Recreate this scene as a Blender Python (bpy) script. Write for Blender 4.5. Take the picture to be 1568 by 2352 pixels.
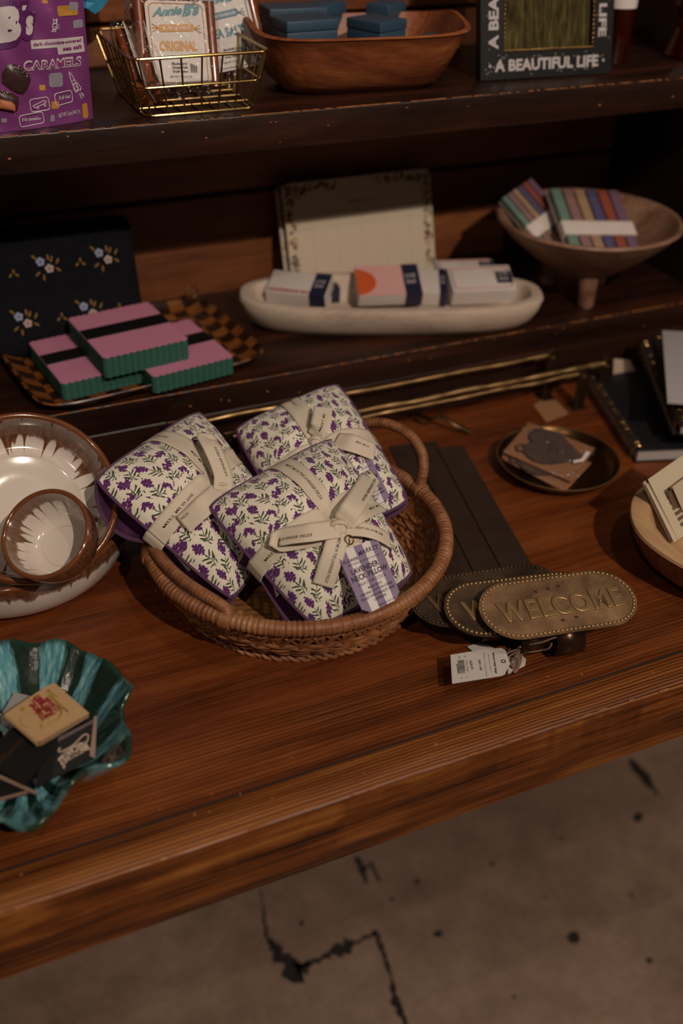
import bpy, bmesh, math, random
import numpy as np
from mathutils import Vector, Matrix
random.seed(7); RS = np.random.RandomState(11)
for o in list(bpy.data.objects): bpy.data.objects.remove(o)
S = bpy.context.scene; C = S.collection
PI = math.pi
# ------------------------------------------------------------------ camera (solved from the photo's vanishing points)
FPX, CX, CY, HC = 2287.0, 784.0, 1176.0, 0.64
_vx = np.array([7115-CX, CY+300.0, -FPX])
_b = 3266.0; _a = ((CY+300)*_b-FPX*FPX)/(7115-CX)
_vz = -np.array([_a, -_b, -FPX])
AX = _vx/np.linalg.norm(_vx); AZ = _vz/np.linalg.norm(_vz); AY = np.cross(AZ, AX)
R3 = np.array([AX, AY, AZ])          # camera -> world
cam_d = bpy.data.cameras.new('camera'); cam = bpy.data.objects.new('camera', cam_d); C.objects.link(cam)
cam_d.sensor_fit = 'VERTICAL'; cam_d.sensor_height = 36.0; cam_d.sensor_width = 24.0; cam_d.lens = 36.0*FPX/2352
mw = Matrix.Identity(4)
for i in range(3):
    for j in range(3): mw[i][j] = R3[i, j]
mw[0][3], mw[1][3], mw[2][3] = 0, 0, HC
cam.matrix_world = mw; cam_d.clip_start = 0.02; cam_d.clip_end = 50
S.camera = cam
_fwd = -R3[:, 2]
cam_d.dof.use_dof = True; cam_d.dof.aperture_fstop = 2.5
cam_d.dof.focus_distance = float(np.dot(np.array([.30, .70, .10])-np.array([0, 0, HC]), _fwd))
# ------------------------------------------------------------------ view, world, lights
S.view_settings.view_transform = 'Standard'; S.view_settings.look = 'None'
S.view_settings.gamma = 1; S.view_settings.use_curve_mapping = False
S.view_settings.exposure = -0.68
W = bpy.data.worlds.new('world'); S.world = W; W.use_nodes = True
W.node_tree.nodes['Background'].inputs[0].default_value = (1.0, .72, .5, 1)
W.node_tree.nodes['Background'].inputs[1].default_value = 0.07
def spot(name, loc, tgt, power, col, size=80, blend=.5, rad=.02):
    d = bpy.data.lights.new(name, 'SPOT'); o = bpy.data.objects.new(name, d); C.objects.link(o)
    o.location = loc; v = Vector(tgt)-Vector(loc)
    o.rotation_euler = v.to_track_quat('-Z', 'Y').to_euler()
    d.energy = power; d.color = col; d.spot_size = math.radians(size); d.spot_blend = blend; d.shadow_soft_size = rad
    return o
WARM = (1.0, .83, .70)
spot('track_light_front', (.55, -1.45, 2.15), (.45, .95, .1), 290, WARM, 62, .6, .022)
spot('track_light_left', (-.35, -.25, 1.35), (.35, .72, 0), 14, WARM, 95, .6, .008)
spot('track_light_right', (1.35, -.12, 1.15), (.5, .75, 0), 14, WARM, 90, .6, .008)
spot('track_light_overhead', (.55, .02, 1.55), (.45, .62, 0), 18, WARM, 95, .7, .01)

# ------------------------------------------------------------------ pixel <-> world helpers (positions only)
def ray(px, py): return R3 @ np.array([px-CX, CY-py, -FPX])
CP = np.array([0, 0, HC])
def P(px, py, z): r = ray(px, py); return CP+r*((z-HC)/r[2])
def Py(px, py, y): r = ray(px, py); return CP+r*(y/r[1])
def nrm(v): v = np.asarray(v, float); return v/(np.linalg.norm(v)+1e-12)
class Pln:
    """a real plane in the place: o origin, ex, ey axes, n normal"""
    def __init__(s, o, n, ex=None):
        s.o = np.array(o, float); s.n = nrm(n)
        ex = np.array([1., 0, 0]) if ex is None else np.array(ex, float)
        s.ex = nrm(ex-s.n*np.dot(ex, s.n)); s.ey = np.cross(s.n, s.ex)
    def hit(s, px, py, h=0):
        r = ray(px, py); o = s.o+s.n*h; return CP+r*(np.dot(o-CP, s.n)/np.dot(r, s.n))
    def uv(s, px, py, h=0):
        d = s.hit(px, py, h)-s.o; return np.array([d@s.ex, d@s.ey])
    def w(s, u, v, h=0): return s.o+s.ex*u+s.ey*v+s.n*h
# ------------------------------------------------------------------ geometry collector
class G:
    def __init__(s): s.V = []; s.F = []; s.M = []; s.U = []
    def add(s, V, F, mi=0, U=None):
        o = len(s.V); V = [tuple(map(float, v)) for v in V]; s.V += V
        s.U += [tuple(map(float, u)) for u in U] if U is not None else [(0., 0.)]*len(V)
        s.F += [tuple(i+o for i in f) for f in F]; s.M += [mi]*len(F); return s
    def box(s, c, sz, rot=None, mi=0, bev=0):
        x, y, z = [k/2 for k in sz]; R = np.eye(3) if rot is None else np.array(rot)
        c = np.array(c, float)
        if bev <= 0:
            V = [(a*x, b*y, d*z) for d in (-1, 1) for b in (-1, 1) for a in (-1, 1)]
            F = [(0, 2, 3, 1), (4, 5, 7, 6), (0, 1, 5, 4), (2, 6, 7, 3), (0, 4, 6, 2), (1, 3, 7, 5)]
        else:
            bm = bmesh.new(); bmesh.ops.create_cube(bm, size=1)
            for v in bm.verts: v.co.x *= 2*x; v.co.y *= 2*y; v.co.z *= 2*z
            bmesh.ops.bevel(bm, geom=list(bm.edges), offset=bev, segments=3, affect='EDGES', profile=.5)
            bm.verts.index_update(); V = [tuple(v.co) for v in bm.verts]; F = [tuple(v.index for v in f.verts) for f in bm.faces]; bm.free()
        return s.add([c+R@np.array(v) for v in V], F, mi, [(v[0], v[1]) for v in V])
    def tube(s, pts, r, n=10, closed=False, mi=0, cap=True, flat=1.0, up=None):
        pts = [np.array(p, float) for p in pts]; m = len(pts)
        rr = r if hasattr(r, '__len__') else [r]*m
        V = []; U = []; prev = None; L = 0
        for i in range(m):
            if closed: t = pts[(i+1) % m]-pts[i-1]
            else: t = pts[min(i+1, m-1)]-pts[max(i-1, 0)]
            t = nrm(t)
            if up is not None: a = np.array(up, float)
            elif prev is None: a = np.array([0, 0, 1.]) if abs(t[2]) < .9 else np.array([1., 0, 0])
            else: a = prev
            a = nrm(a-t*np.dot(a, t)); prev = a; b = np.cross(t, a)
            if i: L += np.linalg.norm(pts[i]-pts[i-1])
            for k in range(n):
                w = 2*PI*k/n; V.append(pts[i]+a*math.cos(w)*rr[i]*flat+b*math.sin(w)*rr[i]); U.append((L, k/n))
        F = []
        for i in range(m if closed else m-1):
            j = (i+1) % m
            for k in range(n): F.append((i*n+k, i*n+(k+1) % n, j*n+(k+1) % n, j*n+k))
        if cap and not closed: F.append(tuple(range(n))[::-1]); F.append(tuple((m-1)*n+k for k in range(n)))
        return s.add(V, F, mi, U)
    def grid(s, fn, nu, nv, mi=0, cu=False, cv=False, uvf=None, flip=False):
        V = []; U = []
        mu = nu if cu else nu+1; mv = nv if cv else nv+1
        for i in range(mu):
            for j in range(mv):
                u, v = i/nu, j/nv; V.append(fn(u, v)); U.append(uvf(u, v) if uvf else (u, v))
        F = []
        for i in range(nu):
            for j in range(nv):
                a, b, c, d = i*mv+j, ((i+1) % mu)*mv+j, ((i+1) % mu)*mv+(j+1) % mv, i*mv+(j+1) % mv
                F.append((a, d, c, b) if flip else (a, b, c, d))
        return s.add(V, F, mi, U)
    def lathe(s, prof, n=64, o=(0, 0, 0), R=None, mi=0, f=None):
        """prof: (r,z) list, closed by poles if r==0.  uv=(angle 0..1, arclength)"""
        o = np.array(o, float); R = np.eye(3) if R is None else np.array(R)
        L = [0]
        for a, b in zip(prof, prof[1:]): L.append(L[-1]+math.hypot(a[0]-b[0], a[1]-b[1]))
        V = []; U = []; m = len(prof)
        for k in range(n+1):
            w = 2*PI*k/n
            for i, (r, z) in enumerate(prof):
                q = 1 if f is None else f(w, i)
                V.append(o+R@np.array([r*q*math.cos(w), r*q*math.sin(w), z])); U.append((k/n, L[i]))
        F = [(k*m+i, (k+1)*m+i, (k+1)*m+i+1, k*m+i+1) for k in range(n) for i in range(m-1)]
        return s.add(V, F, mi, U)
    def prism(s, poly, z0, z1, fn=None, mi=0, mt=None):
        """poly 2d ccw list extruded z0..z1; fn maps (x,y,z)->world"""
        fn = fn or (lambda x, y, z: (x, y, z)); n = len(poly)
        V = [fn(x, y, z0) for x, y in poly]+[fn(x, y, z1) for x, y in poly]
        U = [(x, y) for x, y in poly]*2
        o = len(s.V)
        s.add(V, [(i, (i+1) % n, n+(i+1) % n, n+i) for i in range(n)], mi, U)
        s.F += [tuple(o+i for i in range(n))[::-1], tuple(o+n+i for i in range(n))]; s.M += [mi, mi if mt is None else mt]
        return s
    def sphere(s, c, r, n=8, m=5, mi=0, sc=(1, 1, 1), R=None):
        c = np.array(c, float); R = np.eye(3) if R is None else np.array(R)
        V = [c+R@np.array([0, 0, r*sc[2]])]
        for j in range(1, m):
            for i in range(n):
                a, b = PI*j/m, 2*PI*i/n
                V.append(c+R@np.array([r*math.sin(a)*math.cos(b)*sc[0], r*math.sin(a)*math.sin(b)*sc[1], r*math.cos(a)*sc[2]]))
        V.append(c+R@np.array([0, 0, -r*sc[2]])); F = [(0, 1+i, 1+(i+1) % n) for i in range(n)]
        for j in range(m-2):
            for i in range(n): F.append((1+j*n+i, 1+(j+1)*n+i, 1+(j+1)*n+(i+1) % n, 1+j*n+(i+1) % n))
        k = 1+(m-2)*n
        F += [(k+(i+1) % n, k+i, len(V)-1) for i in range(n)]
        return s.add(V, F, mi)
def rz(a): c, s = math.cos(a), math.sin(a); return np.array([[c, -s, 0], [s, c, 0], [0, 0, 1.]])
def frame(n, ex=(1, 0, 0)):
    n = nrm(n); ex = np.array(ex, float); ex = nrm(ex-n*np.dot(n, ex)); return np.array([ex, np.cross(n, ex), n]).T
def mesh_obj(name, g, mats, parent=None, loc=None, smooth=True, solid=0, sub=0):
    me = bpy.data.meshes.new(name); L = np.zeros(3) if loc is None else np.array(loc)
    me.from_pydata([tuple(np.array(v)-L) for v in g.V], [], g.F)
    if not isinstance(mats, (list, tuple)): mats = [mats]
    for m in mats: me.materials.append(m)
    me.polygons.foreach_set('material_index', g.M)
    uvl = me.uv_layers.new(name='UVMap'); vi = np.zeros(len(me.loops), int); me.loops.foreach_get('vertex_index', vi)
    uvl.data.foreach_set('uv', np.array(g.U, float)[vi].ravel())
    if smooth: me.polygons.foreach_set('use_smooth', [True]*len(me.polygons))
    me.update()
    if smooth: me.set_sharp_from_angle(angle=math.radians(40))
    o = bpy.data.objects.new(name, me); C.objects.link(o)
    if parent is not None: o.parent = parent
    else: o.location = tuple(L)
    if solid: md = o.modifiers.new('solid', 'SOLIDIFY'); md.thickness = solid; md.offset = 0
    if sub: md = o.modifiers.new('sub', 'SUBSURF'); md.levels = sub; md.render_levels = sub
    return o
class Thing:
    def __init__(s, name, label, cat, loc, group=None):
        s.loc = np.array(loc, float); s.e = bpy.data.objects.new(name, None); C.objects.link(s.e)
        s.e.empty_display_size = .02; s.e.location = tuple(s.loc); s.e['label'] = label; s.e['category'] = cat
        if group: s.e['group'] = group
    def part(s, name, g, mats, sub_of=None, label=None, **k):
        o = mesh_obj(name, g, mats, sub_of if sub_of is not None else s.e, s.loc, **k)
        if label: o['label'] = label
        return o
def single(name, g, mats, label, cat, loc, group=None, **k):
    o = mesh_obj(name, g, mats, None, loc, **k); o['label'] = label; o['category'] = cat
    if group: o['group'] = group
    return o
# ------------------------------------------------------------------ text as 2d mesh data
_tc = {}
def text2d(s, bold=0, shear=0, space=1.0):
    k = (s, bold, shear, space)
    if k in _tc: return _tc[k]
    cu = bpy.data.curves.new('t', 'FONT'); cu.body = s; cu.size = 1; cu.offset = bold; cu.shear = shear; cu.space_character = space
    cu.resolution_u = 3; cu.fill_mode = 'FRONT'
    ob = bpy.data.objects.new('t', cu); C.objects.link(ob)
    dg = bpy.context.evaluated_depsgraph_get(); me = bpy.data.meshes.new_from_object(ob.evaluated_get(dg))
    V = np.array([tuple(v.co) for v in me.vertices]); F = [tuple(p.vertices) for p in me.polygons]
    F = [f if np.cross(V[f[1]]-V[f[0]], V[f[2]]-V[f[0]])[2] > 0 else f[::-1] for f in F]
    bpy.data.objects.remove(ob); bpy.data.curves.remove(cu); bpy.data.meshes.remove(me)
    if len(s) < 24:
        bm = bmesh.new(); vv = [bm.verts.new(v) for v in V]
        for f in F:
            try: bm.faces.new([vv[i] for i in f])
            except ValueError: pass
        for _ in range(3):
            ed = [e for e in bm.edges if e.calc_length() > .16]
            if ed: bmesh.ops.subdivide_edges(bm, edges=ed, cuts=1); bmesh.ops.triangulate(bm, faces=[f for f in bm.faces if len(f.verts) > 3])
        bm.verts.index_update(); V = np.array([tuple(v.co) for v in bm.verts]); F = [tuple(v.index for v in f.verts) for f in bm.faces]; bm.free()
        F = [f if np.cross(V[f[1]]-V[f[0]], V[f[2]]-V[f[0]])[2] > 0 else f[::-1] for f in F]
    x0, x1 = V[:, 0].min(), V[:, 0].max(); V[:, 0] = (V[:, 0]-x0)/(x1-x0); V[:, 1] /= .73   # cap height = 1
    _tc[k] = (V[:, :2], F, (x1-x0)/.73); return _tc[k]
def put_text(g, s, a, b, c, fn, mi=0, bold=0, shear=0, space=1.0):
    """a left baseline, b right baseline, c left cap top (2d); fn(u,v)->world"""
    V, F, asp = text2d(s, bold, shear, space); a, b, c = map(np.array, (a, b, c))
    g.add([fn(*(a+(b-a)*x+(c-a)*y)) for x, y in V], F, mi)
def px_text(g, pl, s, A, B, Ctop, h=.0003, mi=0, surf=None, **k):
    fn = surf or (lambda u, v: pl.w(u, v, h))
    put_text(g, s, pl.uv(*A), pl.uv(*B), pl.uv(*Ctop), fn, mi, **k)
def poly_px(g, pl, pts, h=.0002, mi=0, surf=None):
    q = [pl.uv(*p) for p in pts]; fn = surf or (lambda u, v: pl.w(u, v, h))
    V = [fn(*p) for p in q]; f = tuple(range(len(V)))
    g.add(V, [f], mi, q)
# ------------------------------------------------------------------ materials
def srgb(c):
    if isinstance(c, str): c = [int(c[i:i+2], 16)/255 for i in (0, 2, 4)]
    return tuple(x/12.92 if x <= .04045 else ((x+.055)/1.055)**2.4 for x in c[:3])+(1,)
class NT:
    def __init__(s, name, rough=.5, metal=0, spec=.5):
        s.m = bpy.data.materials.new(name); s.m.use_nodes = True; s.t = s.m.node_tree
        s.b = s.t.nodes['Principled BSDF']; s.out = s.t.nodes['Material Output']
        s.b.inputs['Roughness'].default_value = rough; s.b.inputs['Metallic'].default_value = metal
        s.b.inputs['Specular IOR Level'].default_value = spec
    def n(s, typ, **kw):
        nd = s.t.nodes.new(typ)
        for k, v in kw.items(): setattr(nd, k, v)
        return nd
    def lk(s, a, b): s.t.links.new(a, b)
    def put(s, sock, v):
        if isinstance(v, bpy.types.NodeSocket): s.lk(v, sock)
        elif v is not None: sock.default_value = v
    def math(s, op, a, b=None, c=None, clamp=False):
        nd = s.n('ShaderNodeMath', operation=op); nd.use_clamp = clamp
        for i, v in enumerate((a, b, c)): s.put(nd.inputs[i], v)
        return nd.outputs[0]
    def vmath(s, op, a, b=None, sc=None):
        nd = s.n('ShaderNodeVectorMath', operation=op); s.put(nd.inputs[0], a); s.put(nd.inputs[1], b)
        if sc is not None: s.put(nd.inputs['Scale'], sc)
        return nd.outputs['Value'] if op in ('LENGTH', 'DOT_PRODUCT', 'DISTANCE') else nd.outputs[0]
    def coord(s, w='Object'): return s.n('ShaderNodeTexCoord').outputs[w]
    def mapping(s, v, loc=(0, 0, 0), rot=(0, 0, 0), sc=(1, 1, 1), typ='POINT'):
        nd = s.n('ShaderNodeMapping', vector_type=typ); s.put(nd.inputs[0], v); s.put(nd.inputs[1], loc); s.put(nd.inputs[2], rot); s.put(nd.inputs[3], sc)
        return nd.outputs[0]
    def noise(s, v, scale=5, detail=4, rough=.5, dist=0, out='Fac'):
        nd = s.n('ShaderNodeTexNoise'); s.put(nd.inputs['Vector'], v); nd.inputs['Scale'].default_value = scale
        nd.inputs['Detail'].default_value = detail; nd.inputs['Roughness'].default_value = rough; nd.inputs['Distortion'].default_value = dist
        return nd.outputs[out]
    def ramp(s, f, stops, interp='LINEAR'):
        nd = s.n('ShaderNodeValToRGB'); nd.color_ramp.interpolation = interp; e = nd.color_ramp.elements
        while len(e) < len(stops): e.new(.5)
        for i, (p, c) in enumerate(stops):
            e[i].position = p; e[i].color = srgb(c) if isinstance(c, str) else (c, c, c, 1)
        s.put(nd.inputs[0], f); return nd.outputs[0]
    def mix(s, f, a, b, blend='MIX'):
        nd = s.n('ShaderNodeMix', data_type='RGBA', blend_type=blend); s.put(nd.inputs[0], f)
        for k, v in ((6, a), (7, b)): s.put(nd.inputs[k], srgb(v) if isinstance(v, str) else v)
        return nd.outputs[2]
    def sep(s, v): nd = s.n('ShaderNodeSeparateXYZ'); s.put(nd.inputs[0], v); return nd.outputs
    def comb(s, x, y, z=0): nd = s.n('ShaderNodeCombineXYZ'); s.put(nd.inputs[0], x); s.put(nd.inputs[1], y); s.put(nd.inputs[2], z); return nd.outputs[0]
    def bump(s, h, st=.3, d=.001, nrm=None):
        nd = s.n('ShaderNodeBump'); nd.inputs['Strength'].default_value = st; nd.inputs['Distance'].default_value = d; s.put(nd.inputs['Height'], h)
        if nrm: s.lk(nrm, nd.inputs['Normal'])
        s.lk(nd.outputs[0], s.b.inputs['Normal']); return nd.outputs[0]
    def color(s, v): s.put(s.b.inputs['Base Color'], srgb(v) if isinstance(v, str) else v); return s
def plain(name, col, rough=.5, metal=0, spec=.5, var=.12, vs=60, bump=.0, bs=400, coat=0, sheen=0):
    t = NT(name, rough, metal, spec); c = srgb(col); nz = t.noise(t.coord(), vs, 3)
    f = t.math('MULTIPLY_ADD', nz, 2*var, 1-var)
    t.color(t.vmath('SCALE', c[:3], sc=f))
    if bump: t.bump(t.noise(t.coord(), bs, 3), bump, .001)
    if coat: t.b.inputs['Coat Weight'].default_value = coat; t.b.inputs['Coat Roughness'].default_value = .08
    if sheen: t.b.inputs['Sheen Weight'].default_value = sheen
    return t.m
def wood(name, cols, sc=1.0, axis=0, rough=.4, bump=.3, stretch=14, rings=True, seed=0, worn=None, coat=0, fine=1.0, blotch=False, lines=None):
    t = NT(name, rough); s3 = [stretch]*3; s3[axis] = 1.0
    v = t.mapping(t.coord(), loc=(seed*3.1, seed*1.7, seed*.9), sc=[k*sc for k in s3])
    big = t.noise(v, 1.1, 3, .5, .6); g = t.noise(v, 4.0, 6, .62, .3)
    f3 = [stretch*9*fine]*3; f3[axis] = 6
    fine_n = t.noise(t.mapping(t.coord(), sc=[k*sc for k in f3]), 1.6, 3, .6)
    if blotch:
        big = t.math('MULTIPLY_ADD', t.noise(t.mapping(t.coord(), loc=(3, seed, 0), sc=(5, 9, 9)), 1.0, 5, .65), .55, t.math('MULTIPLY', big, .5))
    if rings:
        w = t.n('ShaderNodeTexWave', bands_direction='YZX'[axis]); t.lk(v, w.inputs[0]); w.inputs['Scale'].default_value = .55*sc
        w.inputs['Distortion'].default_value = 7; w.inputs['Detail'].default_value = 3; w.inputs['Detail Scale'].default_value = .7
        f = t.math('ADD', t.math('MULTIPLY', big, .55), t.math('ADD', t.math('MULTIPLY', g, .38), t.math('MULTIPLY', w.outputs['Fac'], .07)))
    else: f = t.math('ADD', t.math('MULTIPLY', big, .55), t.math('MULTIPLY', g, .45))
    f = t.math('ADD', f, t.math('MULTIPLY', t.math('SUBTRACT', fine_n, .5), .38))
    if lines:
        yy = t.sep(t.coord())[1]; lf = t.math('SINE', t.math('ADD', t.math('MULTIPLY', yy, 2*PI/lines[0]), t.math('MULTIPLY', t.noise(t.mapping(t.coord(), sc=(4, 30, 30)), 1, 3, .5), 2*PI*lines[2])))
        lf = t.math('MULTIPLY', lf, t.math('MULTIPLY_ADD', t.noise(t.mapping(t.coord(), sc=(7, 60, 7)), 1, 2), 1.2, .1)); f = t.math('ADD', f, t.math('MULTIPLY', lf, lines[1])); g = t.math('ADD', g, t.math('MULTIPLY', lf, lines[1]*3))
    col = t.ramp(f, [(.28, cols[0]), (.5, cols[1]), (.74, cols[2])])
    t.color(col)
    t.put(t.b.inputs['Roughness'], t.math('MULTIPLY_ADD', fine_n, .25, rough-.1))
    t.bump(t.math('ADD', t.math('MULTIPLY', fine_n, .6), g), bump, .0008)
    if coat: t.b.inputs['Coat Weight'].default_value = coat; t.b.inputs['Coat Roughness'].default_value = .25
    return t.m
M = {}
M['table'] = wood('table_wood', ('2c1006', '642f10', '84481c'), 1.0, 0, .40, .35, 9, seed=1, coat=.1, blotch=True, lines=(.0045, .035, 3.0))
M['table2'] = wood('table_wood_fine', ('2a1006', '62300f', '8c4e20'), 1.0, 0, .40, .5, 22, seed=4, coat=.1, blotch=True, lines=(.0042, .085, 2.5))
M['edge_board'] = wood('table_edge_wood', ('1a0903', '6a3712', '9c642c'), 1.0, 0, .42, .8, 24, seed=7, coat=.03, lines=(.0034, .12, 2.6))
M['apron'] = wood('table_apron_wood', ('260e06', '50240e', '6a3618'), .8, 0, .45, .35, 16, seed=5)
M['back'] = wood('back_plank_wood', ('4e2812', '7a4522', '985f32'), 1.0, 0, .5, .3, 8, seed=3)
M['rod_brass'] = plain('antique_brass_rod', 'aa8a5c', .34, .9, var=.25, vs=30)
def dark_shelf():
    t = NT('dark_shelf_wood', .33); v = t.mapping(t.coord(), sc=(1.2, 12, 12)); g = t.noise(v, 3, 6, .6, .3)
    c = t.ramp(g, [(.3, '140a06'), (.55, '2a140b'), (.78, '4a2412')])
    t.color(c); t.put(t.b.inputs['Roughness'], t.math('MULTIPLY_ADD', g, .3, .22))
    t.bump(t.math('ADD', g, t.noise(t.coord(), 60, 4)), .35, .0012); return t.m
M['shelf'] = dark_shelf()
M['worn'] = plain('worn_raw_wood', 'a4683c', .6, var=.4, vs=120)
M['black_paint'] = plain('dark_side_wood', '1c110b', .5, var=.3)
# ================================================================== THE SETTING
def floor():
    t = NT('worn_concrete', .55); v = t.coord()
    n1 = t.noise(v, 1.6, 5, .6); n2 = t.noise(v, 14, 5, .6); n3 = t.noise(v, 90, 3)
    f = t.math('ADD', t.math('MULTIPLY', n1, .6), t.math('ADD', t.math('MULTIPLY', n2, .28), t.math('MULTIPLY', n3, .14)))
    c = t.ramp(f, [(.3, '5c4a3e'), (.5, '836c5c'), (.7, 'a58c78')])
    vo = t.n('ShaderNodeTexVoronoi'); t.lk(t.vmath('ADD', v, t.vmath('SCALE', t.noise(v, 8, 2, out='Color'), sc=.06)), vo.inputs['Vector']); vo.inputs['Scale'].default_value = 5.5
    sp = t.math('LESS_THAN', vo.outputs['Distance'], .045)
    c = t.mix(t.math('MULTIPLY', sp, .75), c, '2a221c')
    t.color(c); t.put(t.b.inputs['Roughness'], t.math('MULTIPLY_ADD', n2, .4, .35)); t.bump(n2, .2, .002)
    crack = plain('dark_crack', '1c1713', .8)
    g = G(); g.grid(lambda a, b: (-4+8*a, -4+8*b, -.80), 8, 8)
    def stain(pts, ws, j=.35):
        q = []
        for (p0, p1), (w0, w1) in zip(zip(pts, pts[1:]), zip(ws, ws[1:])):
            for k in range(8): q.append((np.array(p0)*(1-k/8)+np.array(p1)*k/8, w0*(1-k/8)+w1*k/8))
        q.append((np.array(pts[-1]), ws[-1])); L = []; Rr = []
        for i, (p, w) in enumerate(q):
            tt = nrm(q[min(i+1, len(q)-1)][0]-q[max(i-1, 0)][0]); n = np.array([-tt[1], tt[0]])
            L.append(p+n*w*(1+random.uniform(-j, j))); Rr.append(p-n*w*(1+random.uniform(-j, j)))
        V = [P(x, y, -.7992) for x, y in L+Rr]; n = len(L)
        g.add(V, [(i, i+1, n+i+1, n+i) for i in range(n-1)], 1)
    stain([(598, 2040), (606, 2100), (612, 2150), (640, 2190), (680, 2235), (712, 2215)], [2, 3, 5, 14, 22, 6], .7)
    stain([(680, 2225), (730, 2205), (790, 2175), (830, 2160), (868, 2138)], [5, 6, 14, 7, 4], .8)
    stain([(862, 2140), (880, 2190), (900, 2250), (908, 2300), (935, 2360)], [7, 5, 3, 9, 4], .6)
    stain([(815, 1965), (832, 1995), (840, 2030)], [4, 9, 3], .6); stain([(850, 1980), (872, 2025)], [5, 3], .6)
    stain([(1445, 1745), (1480, 1785), (1510, 1825)], [7, 10, 3], .5)
    def blob(px, py, r):
        k = 14; g.add([P(px+r*math.cos(2*PI*i/k)*random.uniform(.7, 1.15), py+.85*r*math.sin(2*PI*i/k)*random.uniform(.7, 1.15), -.7992) for i in range(k)][::-1], [tuple(range(k))], 1)
    for b in ((1317, 2152, 17), (1465, 1878, 13), (1005, 2145, 12), (692, 2120, 7), (1490, 2205, 9), (900, 2065, 5), (958, 2025, 7), (1290, 1925, 5), (1130, 1985, 6), (1250, 2060, 4), (1180, 2290, 5)): blob(*b)
    o = mesh_obj('floor', g, [t.m, crack], None, (0, 0, -.8), smooth=False); o['kind'] = 'structure'
floor()
def wallp():
    t = NT('dim_plaster_wall', .8); t.color(t.ramp(t.noise(t.coord(), 3, 4), [(.3, '4a3a2e'), (.7, '5a4838')]))
    g = G(); g.box((0, 4.05, .7), (8.2, .1, 3.0)); o = mesh_obj('wall_back', g, t.m, None, (0, 4.05, .7), smooth=False); o['kind'] = 'structure'
wallp()
# ================================================================== TABLE
X0, X1 = -.55, 1.30
def table():
    T = Thing('display_table', 'long rustic reddish-brown plank table with heavy ridged front board', 'table', (.37, .87, -.80))
    def plank(y0, y1, z0, z1, m, nm, bev=.0006):
        g = G(); g.box(((X0+X1)/2, (y0+y1)/2, (z0+z1)/2), (X1-X0, y1-y0, z1-z0), bev=bev); return T.part(nm, g, m)
    plank(.5085, .578, -.04, 0, M['table2'], 'plank', 0); plank(.5782, 1.30, -.04, 0, M['table'], 'plank', 0)
    # front board: gently uneven
    g = G()
    rows = [(.5060, -.075), (.5060, -.0012), (.5045, 0), (.4735, .0002), (.4706, -.0010), (.4697, -.0035), (.4697, -.0742), (.4712, -.0755), (.5060, -.0755)]
    rr = np.random.RandomState(3); n = 260
    off = np.convolve(rr.randn(n+41), np.ones(9)/9, 'same')[20:20+n+1]
    def fn(u, v):
        i = int(round(u*n)); y, z = rows[int(round(v*8))]; e = int(round(v*8)) in (3, 4, 5)
        return (X0+(X1-X0)*u, y+(off[i]*.0016 if e else 0), z+(off[-i-1]*.0006 if e else 0))
    g.grid(fn, n, 8, flip=True)
    for k in range(30):
        x = random.uniform(-.1, .62); y = .4697+random.uniform(-.0002, .0015)
        g.box((x, .4715+random.uniform(-.001, .0006), .0002), (random.uniform(.002, .014), random.uniform(.0005, .0013), .0008), mi=1)
    for k in range(16):
        x = random.uniform(-.05, .6); g.box((x, random.uniform(.475, .53), .00005), (random.uniform(.0008, .0025), random.uniform(.0005, .0012), .0004), rz(random.uniform(0, 3)), mi=1)
    T.part('edge_board', g, [M['edge_board'], M['worn']], label='ridged light-grained front board with scuffed edge')
    g = G(); g.box(((X0+X1)/2, .5072, -.021), (X1-X0-.002, .0032, .039)); T.part('dark_joint', g, plain('joint_filler', '120906', .8), smooth=False)  # dark filler covers the gap's lit sides, drawn as a dirt-filled joint
    for x in (-.48, 1.22):
        for y in (.52, 1.22):
            g = G(); g.box((x, y, -.42), (.08, .08, .76), bev=.004); T.part('leg', g, M['apron'])
    # knots
    g = G(); kn = plain('dark_knot', '1e0c05', .4, var=.5)
    return T
table()
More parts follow.
